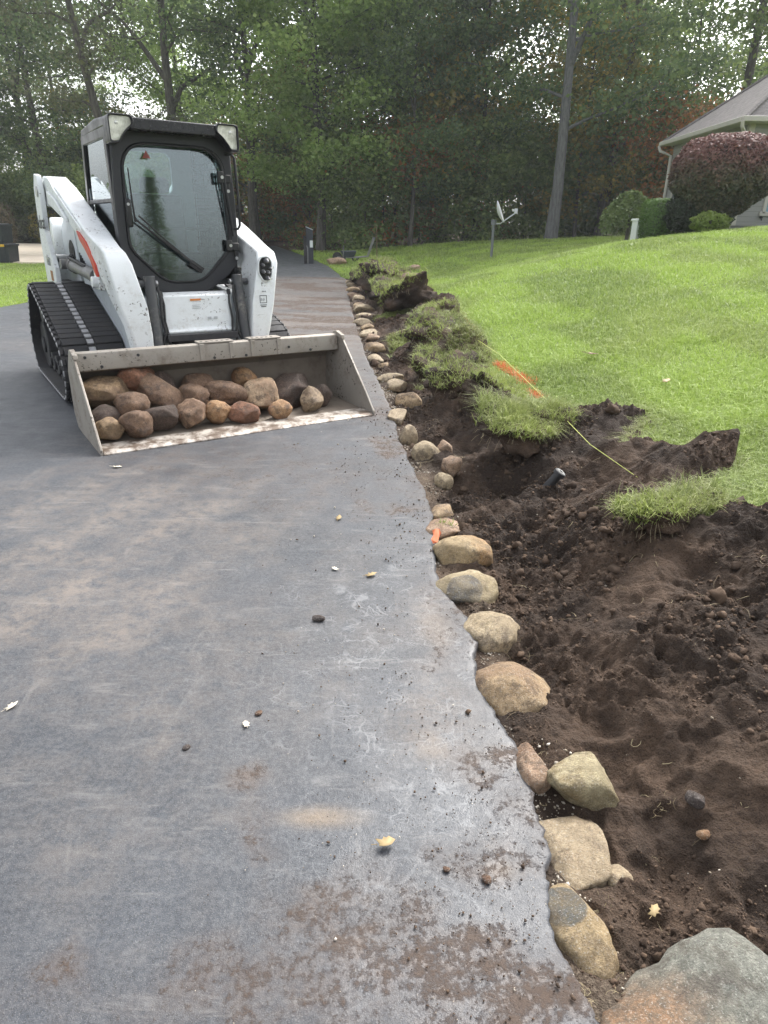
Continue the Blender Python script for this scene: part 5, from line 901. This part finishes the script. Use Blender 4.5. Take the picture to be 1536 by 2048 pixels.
# ------------------------------------------------------------------ trees
def skeleton(r, H, fork, lean, limbs, spread, rad, start=.3):
    """trunk with limbs; returns the wood and the points that carry leaves"""
    m = MB(); tips = []; n = 9; tr = []
    for i in range(n): z = H*i/(n-1); tr.append((lean[0]*z+.12*math.sin(z*.5+r.uniform(0, 1)), lean[1]*z+.10*math.cos(z*.45), z-.3*(i == 0)))
    rr = [rad*(1.25 if i == 0 else 1)*(1-.8*i/(n-1)) for i in range(n)]; m.tube(tr, rr, 10)
    for k in range(limbs):
        f = start+(.97-start)*(k/(limbs-1))**.9; z = H*f; i = min(n-2, int(f*(n-1))); tt = f*(n-1)-i; p = Vector(tr[i]).lerp(Vector(tr[i+1]), tt); a = k*2.4+r.uniform(-.5, .5)
        big = k in fork; L = spread*(1.05-.55*abs(f-.55))*r.uniform(.7, 1.1); upz = (.9 if big else r.uniform(.15, .5))*L
        q = [p]; 
        for j in range(1, 5): s_ = j/4; q.append(p+Vector((math.cos(a+.2*math.sin(j*2))*L*s_, math.sin(a+.2*math.sin(j*2))*L*s_, upz*s_**(.8 if big else 1.3)+.15*math.sin(j*1.7))))
        r0 = rad*(.6 if big else .32)*(1-f*.5); m.tube(q, [r0, r0*.75, r0*.5, r0*.3, r0*.12], 7)
        for j in (1, 2, 3, 4):
            for e in range(2):
                b = a+(1 if e else -1)*r.uniform(.4, 1.3); l2 = L*.42*r.uniform(.6, 1.2); p2 = q[j]; p3 = p2+Vector((math.cos(b)*l2, math.sin(b)*l2, r.uniform(-.1, .5)*l2)); m.tube([p2, (p2+p3)/2+Vector((0, 0, .06*l2)), p3], [r0*.28, r0*.16, r0*.05], 5); tips += [p3, (p2+p3)/2]
            tips.append(q[j])
    return m, np.array([t_[:] for t_ in tips if t_[2] > 0])
def crownpts(r, tips, n, sg, zmax, flat=.6):
    w = r.uniform(.2, 1.6, len(tips)); w /= w.sum(); i = r.choice(len(tips), n, p=w); P = tips[i]+r.normal(size=(n, 3))*sg*[1, 1, flat]; return P[P[:, 2] < zmax]
LM = dict(dark=foliage('leaf_dark', [(0.081, 0.131, 0.056), (0.150, 0.219, 0.085), (0.250, 0.325, 0.119)], .5), mid=foliage('leaf_mid', [(0.100, 0.156, 0.050), (0.188, 0.263, 0.081), (0.312, 0.375, 0.125)], .5), bright=foliage('leaf_bright', [(0.17, 0.26, 0.07), (0.29, 0.41, 0.11), (0.44, 0.54, 0.18)], .5),
          gold=foliage('leaf_gold', [(0.125, 0.138, 0.037), (0.275, 0.237, 0.062), (0.475, 0.350, 0.075)], .45), rust=foliage('leaf_rust', [(0.125, 0.125, 0.050), (0.325, 0.150, 0.056), (0.525, 0.225, 0.075)], .45), bare=foliage('leaf_sparse', [(0.088, 0.106, 0.056), (0.163, 0.175, 0.081)], .45))
PROTO = {}
def tree_proto(key, leafm, seed, H, limbs, spread, rad, n, sg, size, lean=(0, 0), start=.2, zmax=17, bark=None, fork=(3, 4)):
    r = np.random.default_rng(seed); rp = random.Random(seed); m, tips = skeleton(rp, H, fork, lean, limbs, spread, rad, start)
    t = empty('tree', (0, 0, -50)); m.build('trunk', bark or mBark, t); P = crownpts(r, tips, n, sg, zmax); V, Fc = leafmesh(P, np.full(len(P), size), r, asp=.7); link('crown', npmesh(key+'_crown', V, Fc), LM[leafm], t); PROTO[key] = t; return t
tree_proto('oakA', 'dark', 1, 17, 17, 5.2, .30, 15000, .5, .21, (.02, .01), .18, fork=(5, 6))
tree_proto('oakB', 'mid', 2, 18, 18, 4.8, .26, 15500, .55, .21, (-.03, 0), .15, fork=(6,))
tree_proto('maple', 'bright', 3, 16, 24, 4.4, .24, 40000, .55, .20, (0, 0), .14, fork=(9,))
tree_proto('slim', 'dark', 4, 16, 15, 2.8, .14, 13000, .6, .21, (.01, 0), .2)
tree_proto('evergreen', 'dark', 5, 15, 24, 3.4, .22, 30000, .5, .18, (0, 0), .04)
tree_proto('gold', 'gold', 6, 9, 14, 2.6, .09, 9000, .5, .19, (.03, 0), .12)
tree_proto('rust', 'rust', 7, 5, 12, 2.2, .06, 6000, .45, .17, (0, 0), .08)
tree_proto('under', 'mid', 8, 4.5, 12, 2.2, .05, 8000, .5, .18, (0, 0), .04)
tree_proto('leaning', 'bare', 9, 17, 12, 4.4, .27, 7500, .55, .19, (-.16, 0), .3, fork=(3,))
tree_proto('greytrunk', 'dark', 10, 17, 14, 6.2, .27, 17000, .6, .21, (.015, 0), .26, bark=mBarkG, fork=(2, 4))
tree_proto('forked', 'dark', 11, 18, 12, 5.0, .30, 11000, .55, .20, (0, 0), .36, fork=(0, 1))
used = set()
TG = 'trees at the edge of the woods'
def tree(key, x, y, label=None, rz=0, s_=1., group=TG, name='tree', cat='tree'):
    z = float(H_(x, y) if x > E_(y) else HL_(x, y)); src = PROTO[key]
    if key in used: o = copy_tree(src)
    else: used.add(key); o = src
    o.name = name; o.location = (x, y, z-.05); o.rotation_euler = (0, 0, rz); o.scale = (s_, s_, s_)
    for k in ('label', 'category', 'group'):
        if k in o: del o[k]
    tag(o, label, cat, group); return o
tree('greytrunk', 7.35, 33, 'oak with a bare pale grey lower trunk, right of the satellite dish', 0)
tree('maple', -3.5, 36.6, 'bright green maple standing right of the driveway end', .3, 1.0)
tree('leaning', -12.9, 36.5, 'thin-leaved dark tree leaning left behind the loader arm', 0)
tree('forked', -11.0, 38.5, 'dark tree forking high behind the loader cab', .6)
tree('oakA', 2.6, 42, 'dark oak with a tall forked trunk left of the satellite dish', 1.2)
tree('oakB', 11.2, 38, 'dark thick-trunked oak between the grey-trunked oak and the house', 2.0, 1.05)
tree('evergreen', -22.6, 48.5, 'dense dark green tree at the left edge behind the totes', 0, 1.3)
tree('slim', 1.05, 35.6, 'slim dark tree in front of the tall forked oak', .4, .8)
tree('oakA', -7.6, 41.5, 'broad dark tree behind the roof of the loader cab', 3.0, 1.0)
tree('oakB', 16.5, 36, 'full green tree rising behind the house roof', 4.4, 1.05)
tree('slim', 4.6, 38, 'slim tree just left of the grey-trunked oak', 2.2, .95)
tree('slim', -1.0, 41, 'slim tree right of the bright maple', 4.0, 1.0)
ONES = 'first second third fourth fifth sixth seventh eighth ninth tenth eleventh twelfth thirteenth fourteenth fifteenth sixteenth seventeenth eighteenth nineteenth'.split()
def ordw(n):
    if n < 20: return ONES[n-1]
    t_, u_ = divmod(n, 10); return {2: ('twentieth', 'twenty'), 3: ('thirtieth', 'thirty'), 4: ('fortieth', 'forty')}[t_][u_ > 0]+('-'+ONES[u_-1] if u_ else '')
rr = random.Random(11); k = 0; DIRS = ['in the first row', 'in the second row', 'in the third row']
dn = dict(oakA='dark oak', oakB='green oak', maple='bright maple', slim='slim dark tree', evergreen='dense dark tree', gold='young golden tree', rust='rusty orange sapling', under='green understory tree', forked='forked dark tree', bare='sparse tree', leaning='leaning sparse tree')
rows = [(46, -30, 34, 6.0, ['oakA', 'oakB', 'slim', 'evergreen', 'oakA', 'forked']), (55, -36, 40, 10.5, ['oakB', 'oakA', 'evergreen', 'maple'])]
GRP = ['second row of woodland trees', 'third row of woodland trees', 'farthest row of woodland trees']
for ri, (yy, x0, x1, dx, ks) in enumerate(rows):
    x = x0; i = 0
    while x < x1:
        key = ks[rr.randrange(len(ks))]; px = x+rr.uniform(-1.2, 1.2); tq = px/yy; gap = -.44 < tq < -.37 or .02 < tq < .09 or .18 < tq < .25 or -.25 < tq < -.21
        if not gap and not (ri == 0 and -13 < px < -7.2): tree(key, px, yy+(4 if px < -18 else 0)+rr.uniform(-1.8, 1.8), '%s, %s from the left in the %s of the woods' % (dn[key], ordw(i+1), ['second row', 'third row', 'farthest row'][ri]), rr.uniform(0, 6.28), rr.uniform(.9, 1.12), GRP[ri]); i += 1
        x += dx
# understory along the lawn
i = 0; x = -29.
while x < 27:
    key = rr.choice(['under', 'under', 'under', 'gold', 'under', 'under', 'rust']); y = float(tl(x) if x > -5 else (40.5 if x > -17 else 47.5))+rr.uniform(1.0, 4.5)
    if -13 < x < -6.5: y = 47.5; key = 'rust'
    tree(key, x, y, '%s, %s from the left along the woodland edge' % (dn[key], ordw(i+1)), rr.uniform(0, 6.28), rr.uniform(.75, 1.15), 'understory along the woodland edge', 'sapling', 'sapling'); i += 1; x += rr.uniform(.9, 1.9)
for j, (x, y, key, lb) in enumerate([(-7.3, 46, 'rust', 'rusty orange sapling beside the brown-roofed shed'), (-5.6, 43, 'gold', 'golden young tree left of the bright maple trunk'), (3.2, 38.6, 'gold', 'golden young tree behind the satellite dish'), (9.6, 37, 'gold', 'yellow-green young tree right of the grey-trunked oak'), (.3, 37.3, 'rust', 'rust red sapling behind the marker stake'), (13.2, 34.6, 'rust', 'orange-tinged sapling left of the house'), (20.5, 30, 'rust', 'orange-leaved tree top above the house roof')]):
    tree(key, x, y, lb, j, 1.7 if j == 6 else 1.05)
for j in range(9): shell_bush('roadside_shrub', (-30+j*1.9+rr.uniform(-.3, .3), 47+rr.uniform(-.5, .5), .0), (2.2, 1.5, 1.7+rr.uniform(-.2, .3)), 2600, .13, [LM['gold'], LM['bare']][j % 2], '%s rough shrub from the left behind the concrete pad' % ordw(j+1), 'shrub', 60+j, 2.2, -1, .3, 3, 0, group='shrubs behind the concrete pad')
# thick far undergrowth closing the view between the trunks
r = np.random.default_rng(90); n = 42000; x = r.uniform(-48, 48, n); y = r.uniform(49, 58, n); z = r.uniform(0, 1, n)**1.3*(4.2+1.6*fbm(x*.25, y*.1, 0, 5, 3)); P = np.stack([x, y, z+.3], -1); V, Fc = leafmesh(P, np.full(n, .30), r, asp=.8)
o = link('undergrowth', npmesh('undergrowth', V, Fc), LM['mid']); tag(o, kind='stuff')
# the conifer mirrored in the cab door, across the drive behind the camera
t = empty('spruce_tree', (19.2, -12.9, -.05), 0, 'tall narrow spruce across the driveway, mirrored in the cab door glass', 'tree'); m = MB(); m.tube([(0, 0, -.2), (0, 0, 7.5)], [.16, .02], 8); r = np.random.default_rng(77); tp = []
for k in range(150):
    z = .5+6.9*(k/150); L = 1.9*(1-z/7.8)*r.uniform(.7, 1.15); a = k*2.4; e = np.array([math.cos(a)*L, math.sin(a)*L, z-.22*L]); m.tube([(0, 0, z), tuple(e)], [.025, .006], 4); tp += [np.array([0, 0, z])*(1-q)+e*q for q in (.35, .6, .8, 1.)]
m.build('trunk', mBark, t); P = crownpts(r, np.array(tp), 9000, .09, 9, 1.6); V, Fc = leafmesh(P, np.full(len(P), .12), r, asp=.35); link('crown', npmesh('spruce', V, Fc), LM['dark'], t)
t.scale = (.85, .85, .85); t2 = copy_tree(t, None, (16.6, -12.4, -.05), 1.2, (.65, .65, .62)); t2['label'] = 'shorter narrow spruce beside the tall one across the driveway'
for key, t in PROTO.items():
    if key not in used:
        for ch in list(t.children): bpy.data.objects.remove(ch)
        bpy.data.objects.remove(t)

# ------------------------------------------------------------------ thin haze volume added round the whole scene to lift the dark woods
hz_ = bpy.data.materials.new('haze'); hz_.use_nodes = True; t_ = hz_.node_tree; t_.nodes.remove(t_.nodes['Principled BSDF']); pv = t_.nodes.new('ShaderNodeVolumePrincipled')
pv.inputs['Density'].default_value = .0009; pv.inputs['Color'].default_value = (.92, .96, 1, 1); pv.inputs['Anisotropy'].default_value = .2; t_.links.new(pv.outputs[0], t_.nodes['Material Output'].inputs['Volume'])
m = MB(); m.box((0, 45, 14), (310, 220, 31)); tag(m.build('haze', hz_), kind='stuff')
